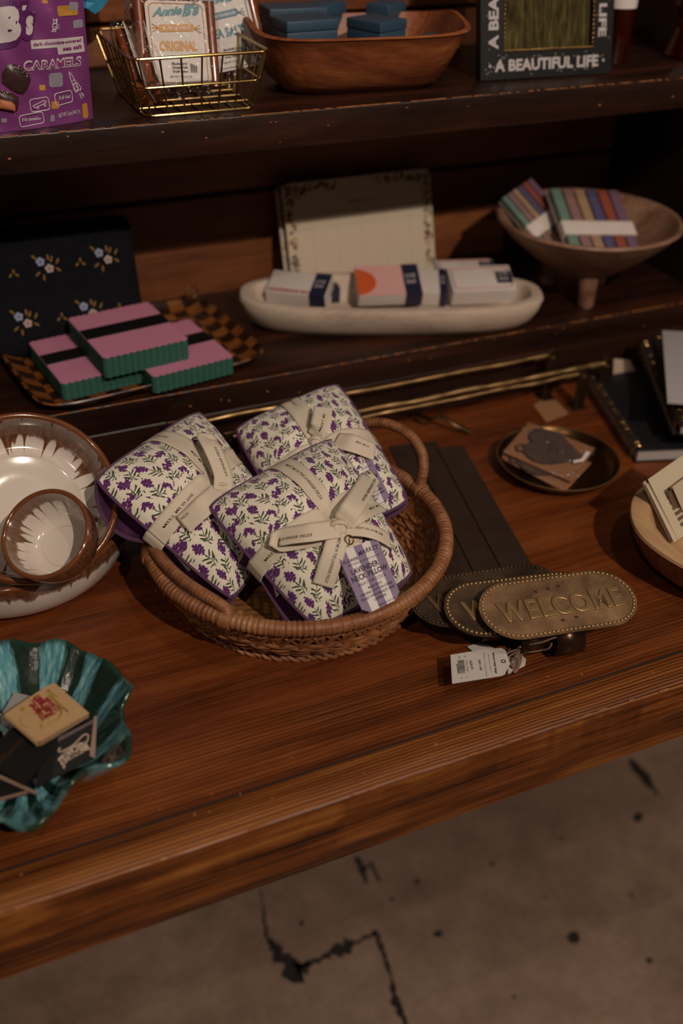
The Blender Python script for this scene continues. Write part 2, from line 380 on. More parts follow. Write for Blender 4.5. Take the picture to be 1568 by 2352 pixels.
# ================================================================== HUTCH
YF, YW, ZL, ZU = 1.0, 1.265, .095, .391
def hutch():
    T = Thing('wooden_hutch', 'dark stained wooden shelf unit with plank back standing on the table', 'shelf unit', (.3, 1.13, 0))
    HX1 = 1.0
    def brd(nm, x0, x1, y0, y1, z0, z1, m, bev=.002):
        g = G(); g.box(((x0+x1)/2, (y0+y1)/2, (z0+z1)/2), (x1-x0, y1-y0, z1-z0), bev=bev)
        if nm in ('lower_shelf', 'upper_shelf'): edge(g, z1, -.1, .95, .66); return T.part(nm, g, [m, M['worn']], label='dark shelf board with chipped pale front edge')
        return T.part(nm, g, m)
    def edge(g, z, x0, x1, dens):
        x = x0
        while x < x1:
            l = random.uniform(.001, .008)
            if random.random() < dens: 
                w = random.uniform(.0002, .0007); g.box((x+l/2, YF+w*.7-.0006, z-w*.6+.0001), (l, w*1.8, w*1.6), rz(random.uniform(-.02, .02)), mi=1)
            x += l*1.05
        for k in range(14): g.box((random.uniform(x0, x1), YF-.0001, z-random.uniform(.004, .03)), (random.uniform(.001, .003), .0004, random.uniform(.0006, .0015)), mi=1)
    brd('lower_shelf', X0, HX1, YF, YW+.01, .060, ZL, M['shelf'])
    brd('lower_front', X0, HX1, YF+.001, YF+.025, .0005, .0595, M['shelf'])
    brd('upper_shelf', X0, HX1, YF, YW+.01, ZU-.036, ZU, M['shelf'])
    zs = [.0, .035, .229, .437, .65, .86]
    for i in range(5):
        brd('back_plank', X0, HX1, YW, YW+.018, zs[i]+.0025, zs[i+1]-.0025, M['back'], bev=.003)
    brd('back_liner', X0, HX1, YW+.019, YW+.024, .0, .86, M['black_paint'], 0)
    brd('side_panel', HX1, HX1+.03, YF-.02, YW+.024, .0005, .86, M['black_paint'])
    brd('side_panel', X0-.03, X0, YF-.02, YW+.024, .0005, .86, M['black_paint'])
    brd('top_board', X0-.03, HX1+.03, YF+.06, YW+.024, .8605, .885, M['shelf'])
hutch()
# ================================================================== CERAMICS
def glaze(name, L0, A, inner=True, nd=22, total=1.0):
    """uv: u angle 0..1 , v = distance from rim (m)"""
    t = NT(name, .12, 0, .6); u, v, _ = t.sep(t.coord('UV'))
    th = t.math('MULTIPLY', u, 2*PI)
    cs = t.comb(t.math('COSINE', th), t.math('SINE', th))
    warp = t.math('MULTIPLY', t.noise(cs, 3.0, 2), 3.0)
    ph = t.math('ADD', t.math('MULTIPLY', u, nd), warp)
    fr = t.math('ABSOLUTE', t.math('SUBTRACT', t.math('MULTIPLY', t.math('FRACT', ph), 2), 1))
    dr = t.math('POWER', fr, 4.0)
    wn = t.n('ShaderNodeTexWhiteNoise', noise_dimensions='1D'); t.lk(t.math('ROUND', ph), wn.inputs['W'])
    ln = t.math('MULTIPLY_ADD', wn.outputs[0], .7, .5)
    edge = t.math('ADD', t.math('MULTIPLY_ADD', t.noise(cs, 2.2, 2), L0*.6, L0*.7), t.math('MULTIPLY', t.math('MULTIPLY', dr, ln), A))
    nz = t.math('MULTIPLY', t.math('SUBTRACT', t.noise(t.comb(t.math('MULTIPLY', u, 140), t.math('MULTIPLY', v, 90)), 1.0, 4), .5), .006)
    d = t.math('SUBTRACT', t.math('ADD', edge, nz), v)          # >0 brown
    k = t.math('MULTIPLY', d, 420, clamp=True)
    st = t.noise(t.comb(t.math('MULTIPLY', u, 120), t.math('MULTIPLY', v, 60)), 1, 5, .7)
    br = t.ramp(st, [(.25, '3a2014'), (.5, '66402a'), (.75, '8c6a50')])
    rimf = t.math('SUBTRACT', 1, t.math('MULTIPLY', v, 260), clamp=True)
    br = t.mix(rimf, br, '6a3a1e')
    gr = t.math('MULTIPLY', t.math('MULTIPLY', d, 220, clamp=True), 1.0)
    br = t.mix(t.math('SUBTRACT', 1, gr), br, '96807a')
    t.color(t.mix(k, 'cfc4b8', br)); t.b.inputs['Coat Weight'].default_value = .6; t.b.inputs['Coat Roughness'].default_value = .04
    t.bump(t.noise(t.coord(), 25, 3), .12, .002)
    return t.m
def bowl(T, r, depth, n, o, th, foot, m_in, m_out, base_r, lip=.004, ex=(1, 0, 0)):
    R = frame(n, ex)
    inn = [(r, 0)]; K = 26
    for i in range(1, K+1):
        a = i/K; inn.append((None, None))
    prof_in = []; prof_out = []
    for i in range(K+1):
        a = i/K*PI/2
        rr = base_r+(r-base_r)*math.cos(a)**.75 if i < K else base_r
        prof_in.append((rr, -depth*math.sin(a)**1.15))
    prof_in += [(base_r*.97, -depth+.0006), (base_r*.93, -depth-.0006), (base_r*.5, -depth-.001), (0, -depth-.001)]
    for i in range(K+1):
        a = i/K*PI/2
        rr = base_r+(r-base_r)*math.cos(a)**.75 if i < K else base_r
        prof_out.append((rr+th*(.55+.45*math.cos(a)), -(depth+th)*math.sin(a)**1.15))
    z = -(depth+th)
    prof_out += [(base_r*.92, z), (base_r*.9, z-foot), (base_r*.8, z-foot), (base_r*.78, z), (0, z)]
    # lip
    rl = [(r+th/2+th/2*math.cos(w), .0+th/2*math.sin(w)) for w in np.linspace(PI, 0, 8)]
    g = G(); g.lathe(prof_in, 96, o, R); 
    a = T.part('inside', g, m_in)
    g = G(); g.lathe(rl[::-1], 96, o, R); T.part('rim', g, M['rim_glaze'])
    g = G(); g.lathe(prof_out[::1], 96, o, R)
    g.F = [f[::-1] for f in g.F]; T.part('outside', g, m_out)
M['rim_glaze'] = plain('rim_glaze', '6e4024', .12, var=.3, coat=.6)
M['glz_big_in'] = glaze('bowl_drip_glaze_inside', .020, .016, nd=26)
M['glz_mix_in'] = glaze('mixing_bowl_drip_glaze', .030, .020, nd=26)
M['glz_out'] = glaze('bowl_drip_glaze_outside', .014, .008, nd=34)
M['glz_cup_in'] = glaze('cup_drip_glaze_inside', .017, .020, nd=20)
M['glz_cup_out'] = glaze('cup_drip_glaze_outside', .034, .006, nd=16)
t = Thing('serving_bowl', 'large low ceramic bowl with brown drip glaze, lowest of the nested pottery', 'bowl', (.024, .882, 0))
bowl(t, .113, .046, (0, 0, 1), (.024, .882, .052), .0065, .004, M['glz_big_in'], M['glz_out'], .075)
nb = nrm((.10, -.66, .76)); cb = P(64, 1140, .118)
t = Thing('mixing_bowl', 'white ceramic bowl with brown dripped rim leaning inside the largest bowl', 'bowl', cb-nb*.05)
bowl(t, .0775, .034, nb, cb, .006, .003, M['glz_mix_in'], M['glz_out'], .055)
nc = nrm((-.42, -.45, .79)); cc = P(104, 1226, .118)
t = Thing('cup', 'small round ceramic cup, brown outside, tilted inside the white drip-glazed bowl', 'cup', cc-nc*.05)
bowl(t, .0375, .037, nc, cc, .0045, .004, M['glz_cup_in'], M['glz_cup_out'], .020)
g = G(); g.lathe([(0, 0), (.028, .001), (.036, .006), (.040, .02), (.0405, .038), (.038, .0385), (.035, .02), (.03, .008), (0, .006)], 48, (-.045, 1.10, ZL))
single('small_dish', g, plain('white_stoneware', 'b8b2ac', .3), 'small white dish cut off at the left edge beside the checkered tray', 'dish', (-.045, 1.10, ZL))
# ================================================================== BASKET
BC = np.array([.2835, .744]); BR, BZ = .1455, .060
def wicker_mat(name, c, vs=140):
    t = NT(name, .42); u, v, _ = t.sep(t.coord('UV'))
    n = t.noise(t.mapping(t.coord(), sc=(1, 1, 1)), 90, 4, .6); n2 = t.noise(t.coord(), 14, 3)
    f = t.math('ADD', t.math('MULTIPLY', n, .6), t.math('MULTIPLY', n2, .45)); t.color(t.ramp(f, [(.3, c[0]), (.52, c[1]), (.75, c[2])]))
    t.bump(t.noise(t.comb(t.math('MULTIPLY', u, 4000), t.math('MULTIPLY', v, 3)), 1, 2), .5, .0006); return t.m
def basket():
    T = Thing('wicker_basket', 'round woven wicker basket with two loop handles holding the lavender pillows', 'basket', (BC[0], BC[1], 0))
    wk = wicker_mat('rattan', ('4e2c18', '86532f', 'a87446')); wr = wicker_mat('rattan_wrap', ('50301c', '825232', 'a2744a'))
    cir = lambda r, z, th: np.array([BC[0]+r*math.cos(th), BC[1]+r*math.sin(th), z])
    def rad(z): q = min(max((z-.004)/.052, 0), 1); return .115+.027*math.sin(q*PI/2)**.8
    # rim, wrapped
    g = G(); NW = 190; n = NW*6
    g.tube([cir(BR, BZ, 2*PI*i/n) for i in range(n)], [.0068*(1+.12*abs(math.sin(PI*i/6))+.04*math.sin(i*.37)*math.sin(i*1.31)) for i in range(n)], 14, True, up=(0, 0, 1)); T.part('rim', g, wr)
    # handles
    def arch(t0, t1, hgt, out, name='handle'):
        g = G(); pts = []; N = 150
        for i in range(N+1):
            a = i/N; th = t0+(t1-t0)*(.5-.5*math.cos(PI*a))*.9+(t1-t0)*.05; s = math.sin(PI*a)**.62
            pts.append(cir(BR+out*s, BZ+.004+hgt*s, th))
        g.tube(pts, [.0052*(1+.08*abs(math.sin(PI*i/4))) for i in range(N+1)], 12); T.part(name, g, wr)
        for th in (t0+(t1-t0)*.05, t1-(t1-t0)*.05):
            g = G(); g.tube([cir(BR+.0005, BZ, th-.035+.07*i/6) for i in range(7)], [.0088*(1+.05*(i % 2)) for i in range(7)], 12, up=(0, 0, 1)); T.part('binding', g, wr)
    arch(math.radians(6), math.radians(50), .045, .012)
    arch(math.radians(172), math.radians(226), .010, -.006)
    # weavers: lower dense zone
    g = G(); NS = 44; m = NS*6
    for k, z in enumerate([.004, .0078, .0116, .0154, .0192, .023, .0268, .0306]):
        g.tube([cir(rad(z)+.0017*math.sin(NS/2*2*PI*i/m+PI*(k % 2)), z+.0006*math.sin(i*.5+k), 2*PI*i/m) for i in range(m)], .00215, 6, True, up=(0, 0, 1), flat=.9)
    for k, z in enumerate([.0485, .0515]):
        g.tube([cir(rad(z)+.0022*math.sin(NS/2*2*PI*i/m+PI*(k % 2)), z+.0015*math.cos(NS/2*2*PI*i/m*2), 2*PI*i/m) for i in range(m)], .002, 6, True, up=(0, 0, 1))
    T.part('weavers', g, wk)
    g = G()
    for k in range(3):
        g.tube([cir(.1195+.0035*math.sin(30*2*PI*i/m+2.1*k)+(.0015 if k else 0), .0032+.0018*math.cos(30*2*PI*i/m+2.1*k), 2*PI*i/m) for i in range(m)], .0019, 6, True, up=(0, 0, 1))
    T.part('foot_braid', g, wk)
    g = G()
    for s in range(NS):
        th = 2*PI*(s+.5)/NS
        g.tube([cir(rad(z), z, th) for z in np.linspace(.002, .056, 9)], .0024, 6, flat=.5, up=(0, 0, 1) if False else None)
        for sg in (1, -1):      # crossing lattice
            g.tube([cir(rad(z)+.0012*sg, z, th+sg*.14*(z-.030)/.026*1.0) for z in np.linspace(.030, .058, 7)], .0020, 6)
    T.part('stakes', g, wk)
    # scallop band beneath the rim (outside)
    g = G(); N2 = 36; m2 = N2*12
    for k in range(2):
        g.tube([cir(BR-.001+.002*math.sin(N2*PI*i/m2*2+k*PI), .046+.006*abs(math.sin(N2*PI*i/m2+k*PI/2)), 2*PI*i/m2) for i in range(m2)], .0017, 6, True, up=(0, 0, 1))
    T.part('scallop_band', g, wk)
    # base mat, twill woven
    t = NT('woven_mat', .5); v = t.coord(); x, y, _ = t.sep(t.mapping(v, rot=(0, 0, .25), sc=(1/.0085,)*3))
    fx, fy = t.math('FLOOR', x), t.math('FLOOR', y)
    tw = t.math('MODULO', t.math('ADD', t.math('ADD', fx, fy), 1000), 4); sel = t.math('LESS_THAN', tw, 1.5)
    a = t.math('FRACT', x); b = t.math('FRACT', y)
    cr = t.math('ADD', t.math('MULTIPLY', sel, a), t.math('MULTIPLY', t.math('SUBTRACT', 1, sel), b))
    prof = t.math('SINE', t.math('MULTIPLY', cr, PI)); fib = t.noise(t.comb(t.math('MULTIPLY', a, 9), t.math('MULTIPLY', b, 9), fx), 2, 3)
    base = t.mix(sel, '8c5c34', 'b4844e'); base = t.mix(t.math('MULTIPLY', t.math('SUBTRACT', 1, prof), .8), base, '4a2c16'); base = t.mix(t.math('MULTIPLY', fib, .35), base, '6e4424')
    t.color(base); t.bump(prof, .5, .001)
    g = G(); g.lathe([(.1175, .0045), (.1175, .0075), (0, .0075)], 64, (BC[0], BC[1], 0)); g.F = [f[::-1] for f in g.F]; T.part('base_mat', g, t.m)
basket()
# ================================================================== LAVENDER PILLOWS
def lavender_mat():
    t = NT('lavender_print_cotton', .85, 0, .25); uv = t.coord('UV')
    TX, TY = .0202, .0292
    nz = t.noise(uv, 620, 2, .5, out='Color'); wob = t.vmath('SCALE', t.vmath('SUBTRACT', nz, (.5, .5, .5)), sc=.0017)
    nz2 = t.noise(uv, 130, 2, .5, out='Color'); wob2 = t.vmath('SCALE', t.vmath('SUBTRACT', nz2, (.5, .5, .5)), sc=.003)
    def lattice(off, mir):
        q = t.vmath('DIVIDE', t.vmath('ADD', t.vmath('ADD', uv, wob2), (off[0]*TX, off[1]*TY, 0)), (TX, TY, 1))
        cell = t.vmath('FLOOR', q); wn = t.n('ShaderNodeTexWhiteNoise', noise_dimensions='3D'); t.lk(cell, wn.inputs['Vector'])
        loc = t.vmath('MULTIPLY', t.vmath('SUBTRACT', t.vmath('FRACTION', q), (.5, .5, 0)), (TX, TY, 0))
        r = t.n('ShaderNodeVectorRotate', rotation_type='Z_AXIS'); t.lk(loc, r.inputs['Vector'])
        t.lk(t.math('MULTIPLY_ADD', wn.outputs[0], .75, -.5 if mir > 0 else -.1), r.inputs['Angle'])
        p = t.vmath('MULTIPLY', r.outputs[0], (mir*1.02, .98, 1)); pw = t.vmath('ADD', p, wob)
        def ell(c, a, rx, ry, src):
            return t.vmath('LENGTH', t.mapping(src, (c[0]*.001, c[1]*.001, 0), (0, 0, a), (rx*.001, ry*.001, 1), 'TEXTURE'))
        # flower: florets alternating down the spike
        fl = None
        for c, a, rx, ry in (((.3, 13.4), .1, 1.0, 1.5), ((1.2, 11.5), -.5, 1.7, 1.4), ((-1.0, 10.8), .5, 1.8, 1.5), ((1.4, 8.9), -.5, 2.1, 1.6), ((-1.4, 8.2), .5, 2.2, 1.6), ((1.4, 6.2), -.5, 2.1, 1.6), ((-1.3, 5.5), .5, 2.0, 1.5), ((.7, 3.6), -.4, 1.6, 1.3), ((-.5, 2.4), 0, 1.2, 1.1)):
            e = ell(c, a, rx, ry, pw); fl = e if fl is None else t.math('MINIMUM', fl, e)
        gr = None
        for c, a, rx, ry in (((-.2, -3.5), .05, .42, 6.6), ((-1.5, -10.3), -.5, .42, 3.0), ((2.4, -2.0), -.85, .85, 3.2), ((-2.6, -2.6), .8, .85, 3.3), ((2.9, -5.2), -.95, .9, 3.5), ((-3.0, -6.0), .9, .9, 3.4), ((1.9, -7.8), -.7, .75, 2.9), ((-3.5, -9.4), 1.1, .7, 2.6), ((1.2, -11.0), -.5, .6, 2.2)):
            e = ell(c, a, rx, ry, p); gr = e if gr is None else t.math('MINIMUM', gr, e)
        return t.math('MULTIPLY', t.math('SUBTRACT', 1.0, fl), 7, clamp=True), t.math('MULTIPLY', t.math('SUBTRACT', 1.0, gr), 4, clamp=True)
    f1, g1 = lattice((0, 0), 1); f2, g2 = lattice((.5, .5), -1)
    col = t.mix(t.noise(uv, 30, 2), 'd8d0bc', 'e2dcca')
    grn = t.mix(t.noise(uv, 400, 2), '2c3626', '4e5a44'); prp = t.mix(t.math('MULTIPLY', t.math('SUBTRACT', t.noise(uv, 900, 2), .35), 3, clamp=True), '3c1444', '763a80')
    for g_ in (g1, g2): col = t.mix(g_, col, grn)
    for f_ in (f1, f2): col = t.mix(f_, col, prp)
    t.color(col)
    x, y, _ = t.sep(uv); wv = t.math('ADD', t.math('SINE', t.math('MULTIPLY', x, 9000)), t.math('SINE', t.math('MULTIPLY', y, 9000)))
    h = t.math('ADD', t.math('MULTIPLY', wv, .01), t.math('MULTIPLY', t.noise(uv, 38, 3, .5, .6), 1.2)); t.bump(h, .55, .0045)
    t.b.inputs['Sheen Weight'].default_value = .15; return t.m
def velvet():
    t = NT('purple_velvet', .8, 0, .2); n = t.noise(t.coord(), 55, 3); t.color(t.ramp(n, [(.3, '331830'), (.6, '4c2847'), (.8, '5e3859')]))
    t.b.inputs['Sheen Weight'].default_value = .4; t.b.inputs['Sheen Roughness'].default_value = .4; t.b.inputs['Sheen Tint'].default_value = srgb('b884b4')
    t.bump(n, .5, .003); return t.m
def ribbon_mat():
    t = NT('herringbone_cotton_ribbon', .9, 0, .2); u, v, _ = t.sep(t.coord('UV'))
    c = t.math('ABSOLUTE', t.math('SUBTRACT', t.math('FRACT', t.math('MULTIPLY', v, 200)), .5))
    w = t.math('FRACT', t.math('ADD', t.math('MULTIPLY', u, 900), t.math('MULTIPLY', c, 4)))
    tri = t.math('ABSOLUTE', t.math('SUBTRACT', w, .5))
    t.color(t.mix(t.math('MULTIPLY', tri, .8), 'd2c6b2', 'bcae99')); t.bump(tri, .4, .0006); return t.m
M['lav'] = lavender_mat(); M['velvet'] = velvet(); M['ribbon'] = ribbon_mat()
M['ink'] = plain('black_ink', '1a1614', .7, var=0); M['piping'] = plain('purple_piping', '50294c', .8, var=.2, vs=300, sheen=.2)
M['tag_p'] = plain('tag_lilac_card', '7e6e88', .6, var=.03); M['tag_w'] = plain('tag_white_card', 'cfc8c4', .6, var=.03); M['tag_ink'] = plain('tag_ink', '33283c', .6, var=0)
M['brass_ring'] = plain('brass_eyelet', '8a6a3c', .3, .9)
M['twine'] = plain('twine', '7a5c48', .8, var=.3, vs=500, bump=.5, bs=900)
M['label'] = plain('cotton_label', 'cfc5b0', .85, var=.05)
def projpx(p):
    d = (np.asarray(p)-CP) @ R3; return CX+FPX*d[..., 0]/-d[..., 2], CY-FPX*d[..., 1]/-d[..., 2]
class Strip:
    def __init__(s, pts, wv, w, tw=None):
        s.p = [np.array(p, float) for p in pts]; s.wv = [nrm(v) for v in wv]; s.w = w
        d = [0]
        for a, b in zip(s.p, s.p[1:]): d.append(d[-1]+np.linalg.norm(b-a))
        s.d = np.array(d); s.L = d[-1]; s.P = np.array(s.p); s.W = np.array(s.wv)
    def at(s, x, y, h=0):      # x metres along, y metres across
        p = np.array([np.interp(x, s.d, s.P[:, i]) for i in range(3)]); w = nrm([np.interp(x, s.d, s.W[:, i]) for i in range(3)])
        e = .0015; t = nrm([np.interp(min(x+e, s.L), s.d, s.P[:, i])-np.interp(max(x-e, 0), s.d, s.P[:, i]) for i in range(3)])
        n = np.cross(t, w); return p+w*y+n*h
    def geo(s, g, n=30, fray=0, mi=0):
        m = 6
        g.grid(lambda u, v: s.at(u*s.L, (v-.5)*s.w*(1-(.0)), 0), n, m, mi=mi, uvf=lambda u, v: (u*s.L, (v-.5)*s.w+.5))
    def text(s, g, txt, x0, x1, h_cap, y=0, off=.0004, flip=False, **k):
        a, b, c = ((x0, y-h_cap/2), (x1, y-h_cap/2), (x0, y+h_cap/2))
        if flip: a, b, c = ((x1, y+h_cap/2), (x0, y+h_cap/2), (x1, y-h_cap/2))
        put_text(g, txt, a, b, c, lambda u, v: s.at(u, v, off), 0, bold=.012, shear=.25, space=1.1, **k)
def smooth_path(pts, n=24):
    pts = [np.array(p, float) for p in pts]; 
    if len(pts) < 3: return [pts[0]*(1-i/n)+pts[1]*i/n for i in range(n+1)]
    Pp = [2*pts[0]-pts[1]]+pts+[2*pts[-1]-pts[-2]]; out = []; seg = len(pts)-1; k = max(2, n//seg)
    for i in range(seg):
        a, b, c, d = Pp[i:i+4]
        for j in range(k):
            t = j/k; out.append(.5*((2*b)+(-a+c)*t+(2*a-5*b+4*c-d)*t*t+(-a+3*b-3*c+d)*t**3))
    out.append(pts[-1]); return out
class Pillow:
    def __init__(s, name, label, A, B, Cc, D, H, u0, v0, group, H2=.018, gapmul=1.0):
        s.q = [P(*a) for a in (A, B, Cc, D)]; A_, B_, C_, D_ = s.q
        s.n = nrm(np.cross(C_-A_, B_-D_)); s.n = s.n if s.n[2] > 0 else -s.n
        s.a = (np.linalg.norm(B_-A_)+np.linalg.norm(C_-D_))/2; s.b = (np.linalg.norm(D_-A_)+np.linalg.norm(C_-B_))/2
        s.H, s.u0, s.v0, s.gm = H, u0, v0, gapmul; s.H2 = H2
        s.ctr = sum(s.q)/4
        s.T = Thing(name, label, 'pillow', s.ctr-s.n*.03, group)
        U, V = np.meshgrid(np.linspace(0, 1, 90), np.linspace(0, 1, 90), indexing='ij'); s._g = np.array([[s.top(u, v) for u, v in zip(r1, r2)] for r1, r2 in zip(U, V)]); s._U, s._V = U, V
        s._px = projpx(s._g)
    def base(s, u, v):
        x, y = (2*u-1)*1.035, (2*v-1)*1.035; k = .015; q = 1-.055*(x*y)**4
        x2 = x*(1-k*(1-y*y))*q; y2 = y*(1-k*(1-x*x))*q; u, v = (x2+1)/2, (y2+1)/2
        A, B, Cc, D = s.q; return (A*(1-u)+B*u)*(1-v)+(D*(1-u)+Cc*u)*v
    def top(s, u, v, h=0):
        x, y = min(abs(2*u-1), 1), min(abs(2*v-1), 1)
        pf = max(1-x**2.2, 0)**.66*max(1-y**2.2, 0)**.66
        pin = 1-.16*math.exp(-((v-s.v0)/.10)**2)-.13*math.exp(-((u-s.u0)/.10)**2)
        wr = .0011*math.sin(u*31+v*9+s.a*900)*math.sin(v*23-u*13)
        return s.base(u, v)+s.n*(s.H*pf*pin+wr*pf+h)
    def uvat(s, px, py):
        d = (s._px[0]-px)**2+(s._px[1]-py)**2; i = np.unravel_index(np.argmin(d), d.shape); return s._U[i], s._V[i]
    def at(s, px, py, h=0):
        u, v = s.uvat(px, py); e = .004; tgt = np.array([px, py], float)
        for _ in range(4):
            f0 = np.array(projpx(s.top(u, v, h))); J = np.array([(np.array(projpx(s.top(u+e, v, h)))-f0)/e, (np.array(projpx(s.top(u, v+e, h)))-f0)/e]).T
            if abs(np.linalg.det(J)) < 200: break
            d = np.linalg.solve(J, tgt-f0); d = np.clip(d, -.06, .06); u, v = min(max(u+d[0], 0), 1), min(max(v+d[1], 0), 1)
        return s.top(u, v, h)
    def per(s, w):           # perimeter param 0..4
        w %= 4
        if w < 1: u, v = w, 0
        elif w < 2: u, v = 1, w-1
        elif w < 3: u, v = 3-w, 1
        else: u, v = 0, 4-w
        return u, v
    def gap(s, w):
        w %= 4; u, v = s.per(w); m = s.gm
        if w >= 3:
            g_ = .003+.025*math.sin(PI*min(v/(s.v0), 1))**.75 if v < s.v0 else .005+.026*((v-s.v0)/(1-s.v0))**.6
            return g_*m
        if w < 1: return .003*m+.010*w
        if w < 2: return .010+.003*m*0
        return (.010+(.031*m-.010)*(w-2)**1.5)
    def build(s):
        g = G(); g.grid(lambda u, v: s.top(u, v), 72, 72, uvf=lambda u, v: (u*s.a, (1-v)*s.b), flip=True); s.T.part('print_panel', g, M['lav'])
        N = 240; per = [s.per(4*i/N) for i in range(N)]; E = [s.base(*p) for p in per]; gp = [s.gap(4*i/N) for i in range(N)]
        dr = [nrm(e-s.ctr) for e in E]
        rows = [(0, 0), (.006, .10), (.016, .30), (.026, .47), (.026, .56), (.014, .72), (.005, .90), (0, 1)]
        def fn(a, b):
            i = int(round(a*N)) % N; k = int(round(b*7)); d, q = rows[k]; q_ = min(gp[i]/.02, 1.3)
            return E[i]-dr[i]*d*q_-s.n*(gp[i]*q+.0012*math.sin(i*.35)*math.sin(b*PI))
        g = G(); g.grid(fn, N, 7, cu=True, uvf=lambda a, b: (a, b*.05), flip=True); s.T.part('velvet_lining', g, M['velvet'])
        cb_ = s.ctr-s.n*.012
        def bf(a, r):
            i = int(round(a*N)) % N; e = E[i]-s.n*gp[i]
            return cb_*(1-r)+e*r-s.n*(s.H2*max(1-r**2.4, 0)**.6)
        g = G(); g.grid(bf, N, 16, cu=True, uvf=lambda a, r: (.08+r*.09*math.cos(2*PI*a), .08+r*.09*math.sin(2*PI*a))); s.T.part('under_panel', g, M['lav'])
        g = G(); g.tube(E, .0017, 8, True); s.T.part('piping', g, M['piping'])
        g = G(); g.tube([e-s.n*q for e, q in zip(E, gp)], .0017, 8, True); s.T.part('piping', g, M['piping'])
    def band(s, axis, lo, hi, w, h=.0011):
        """flat ribbon along the surface; axis 0 runs in u at v0; goes on over the edges"""
        g = G(); L = s.a if axis == 0 else s.b; Wd = s.b if axis == 0 else s.a
        def fn(p, q):
            x = lo+(hi-lo)*p; off = (q-.5)*w/Wd
            nar = 1-.45*math.exp(-((x-(s.u0 if axis == 0 else s.v0))/.07)**2); off *= nar
            xc = min(max(x, 0), 1); u, v = (xc, s.v0+off) if axis == 0 else (s.u0+off, xc)
            b = s.top(u, v, h)
            if x < 0 or x > 1:
                o = nrm(s.base(u, v)-s.ctr); ex = (-x if x < 0 else x-1)*L; b = b+o*.0028*min(ex/.002, 1)-s.n*ex-o*max(0, ex-.02)*.6
            return b
        g.grid(fn, 60, 6, uvf=lambda p, q: ((lo+(hi-lo)*p)*L, (q-.5)*w+.5)); 
        class F: pass
        f = F(); f.at = lambda x, y, hh=0: np.array(fn((x/L-lo)/(hi-lo), y/w+.5))+s.n*hh; f.L = L
        return g, f
    def pstrip(s, pts, w):
        c = [s.at(p[0], p[1], p[2]) for p in pts]; c = smooth_path(c, 24)
        wv = []
        for i in range(len(c)):
            t = nrm(c[min(i+1, len(c)-1)]-c[max(i-1, 0)]); wv.append(np.cross(s.n, t))
        for i in range(1, len(wv)):
            if np.dot(wv[i], wv[i-1]) < 0: wv[i] = -wv[i]
        return Strip(c, wv, w)
    def ribbon_part(s, g, name='ribbon', **k):
        for m_ in range(0): pass
        return s.T.part(name, g, M['ribbon'], solid=.0006, **k)
def btext(g, f, txt, x0, x1, hc, y=0, flip=False):
    a, b, c = ((x0, y-hc/2), (x1, y-hc/2), (x0, y+hc/2))
    if flip: a, b, c = ((x1, y+hc/2), (x0, y+hc/2), (x1, y-hc/2))
    put_text(g, txt, a, b, c, lambda u, v: f.at(u, v, .0006), 0, bold=.012, shear=.25, space=1.1)
def hang_tag(pil, TL, TR, BR_, BL, h, ring=None, lines=True):
    pl = Pln(pil.at(*TR, 0)+pil.n*h, nrm(pil.n+np.array([.05, -.12, 0])))
    a, b, c, d = [pl.uv(*p) for p in (TL, TR, BR_, BL)]
    f2 = lambda x, y: a*(1-x)*(1-y)+b*x*(1-y)+c*x*y+d*(1-x)*y        # x across, y down
    g = G(); ch = .13
    outl = [(0, .06), (.14, 0), (.86, 0), (1, .06), (1, 1-ch*.7), (1-ch*1.3, 1), (ch*1.3, 1), (0, 1-ch*.7)]
    g.prism([tuple(f2(*p)) for p in outl][::-1], 0, .0005, lambda x, y, z: pl.w(x, y, z), 0)
    tp = pil.T.part('hang_tag', g, M['tag_p'], label='lilac and white striped card tag', smooth=False)
    g = G()
    for x0, x1 in ((.2, .4), (.6, .8)):
        ys = (0, 1); g.add([pl.w(*f2(x, y), .0007) for x, y in ((x0, 0), (x0, 1), (x1, 1), (x1, 0))], [(0, 1, 2, 3)])
    pil.T.part('tag_stripes', g, M['tag_w'], tp, smooth=False, label='pale stripes')
    g = G()
    def tx(s_, x0, x1, y, hh, bold=.01, sh=0, arc=0):
        A, B, Cc = (x0, y), (x1, y), (x0, y-hh)
        V, F, _ = text2d(s_, bold, sh, 1.05)
        g.add([pl.w(*f2(x0+(x1-x0)*x, y-hh*yy-arc*math.sin(PI*x)), .0009) for x, yy in V], F)
    if lines:
        tx('FLOWER', .04, .40, .21, .05, .02, .1, .0); tx('MARKET', .44, .94, .17, .075, .015, .2, .01)
        tx('BOTANICAL STUDY NO. 07', .12, .90, .265, .026)
        tx('LAVENDER', .12, .80, .40, .085, .03); tx('NECK PILLOW', .06, .96, .51, .085, .03)
        tx('HEAT OR COOL', .16, .86, .60, .05, .0)
        tx('MADE WITH', .34, .68, .68, .038, .02); tx('ORGANIC COTTON COVER', .1, .92, .745, .038, .02); tx('FILLED WITH BARLEY AND', .08, .94, .81, .038, .02); tx('LAVENDER', .36, .68, .875, .038, .02)
        tx('FM.REG.05-LAV', .40, .86, .975, .028)
    pil.T.part('tag_lettering', g, M['tag_ink'], tp, smooth=False, label='dark printed lettering')
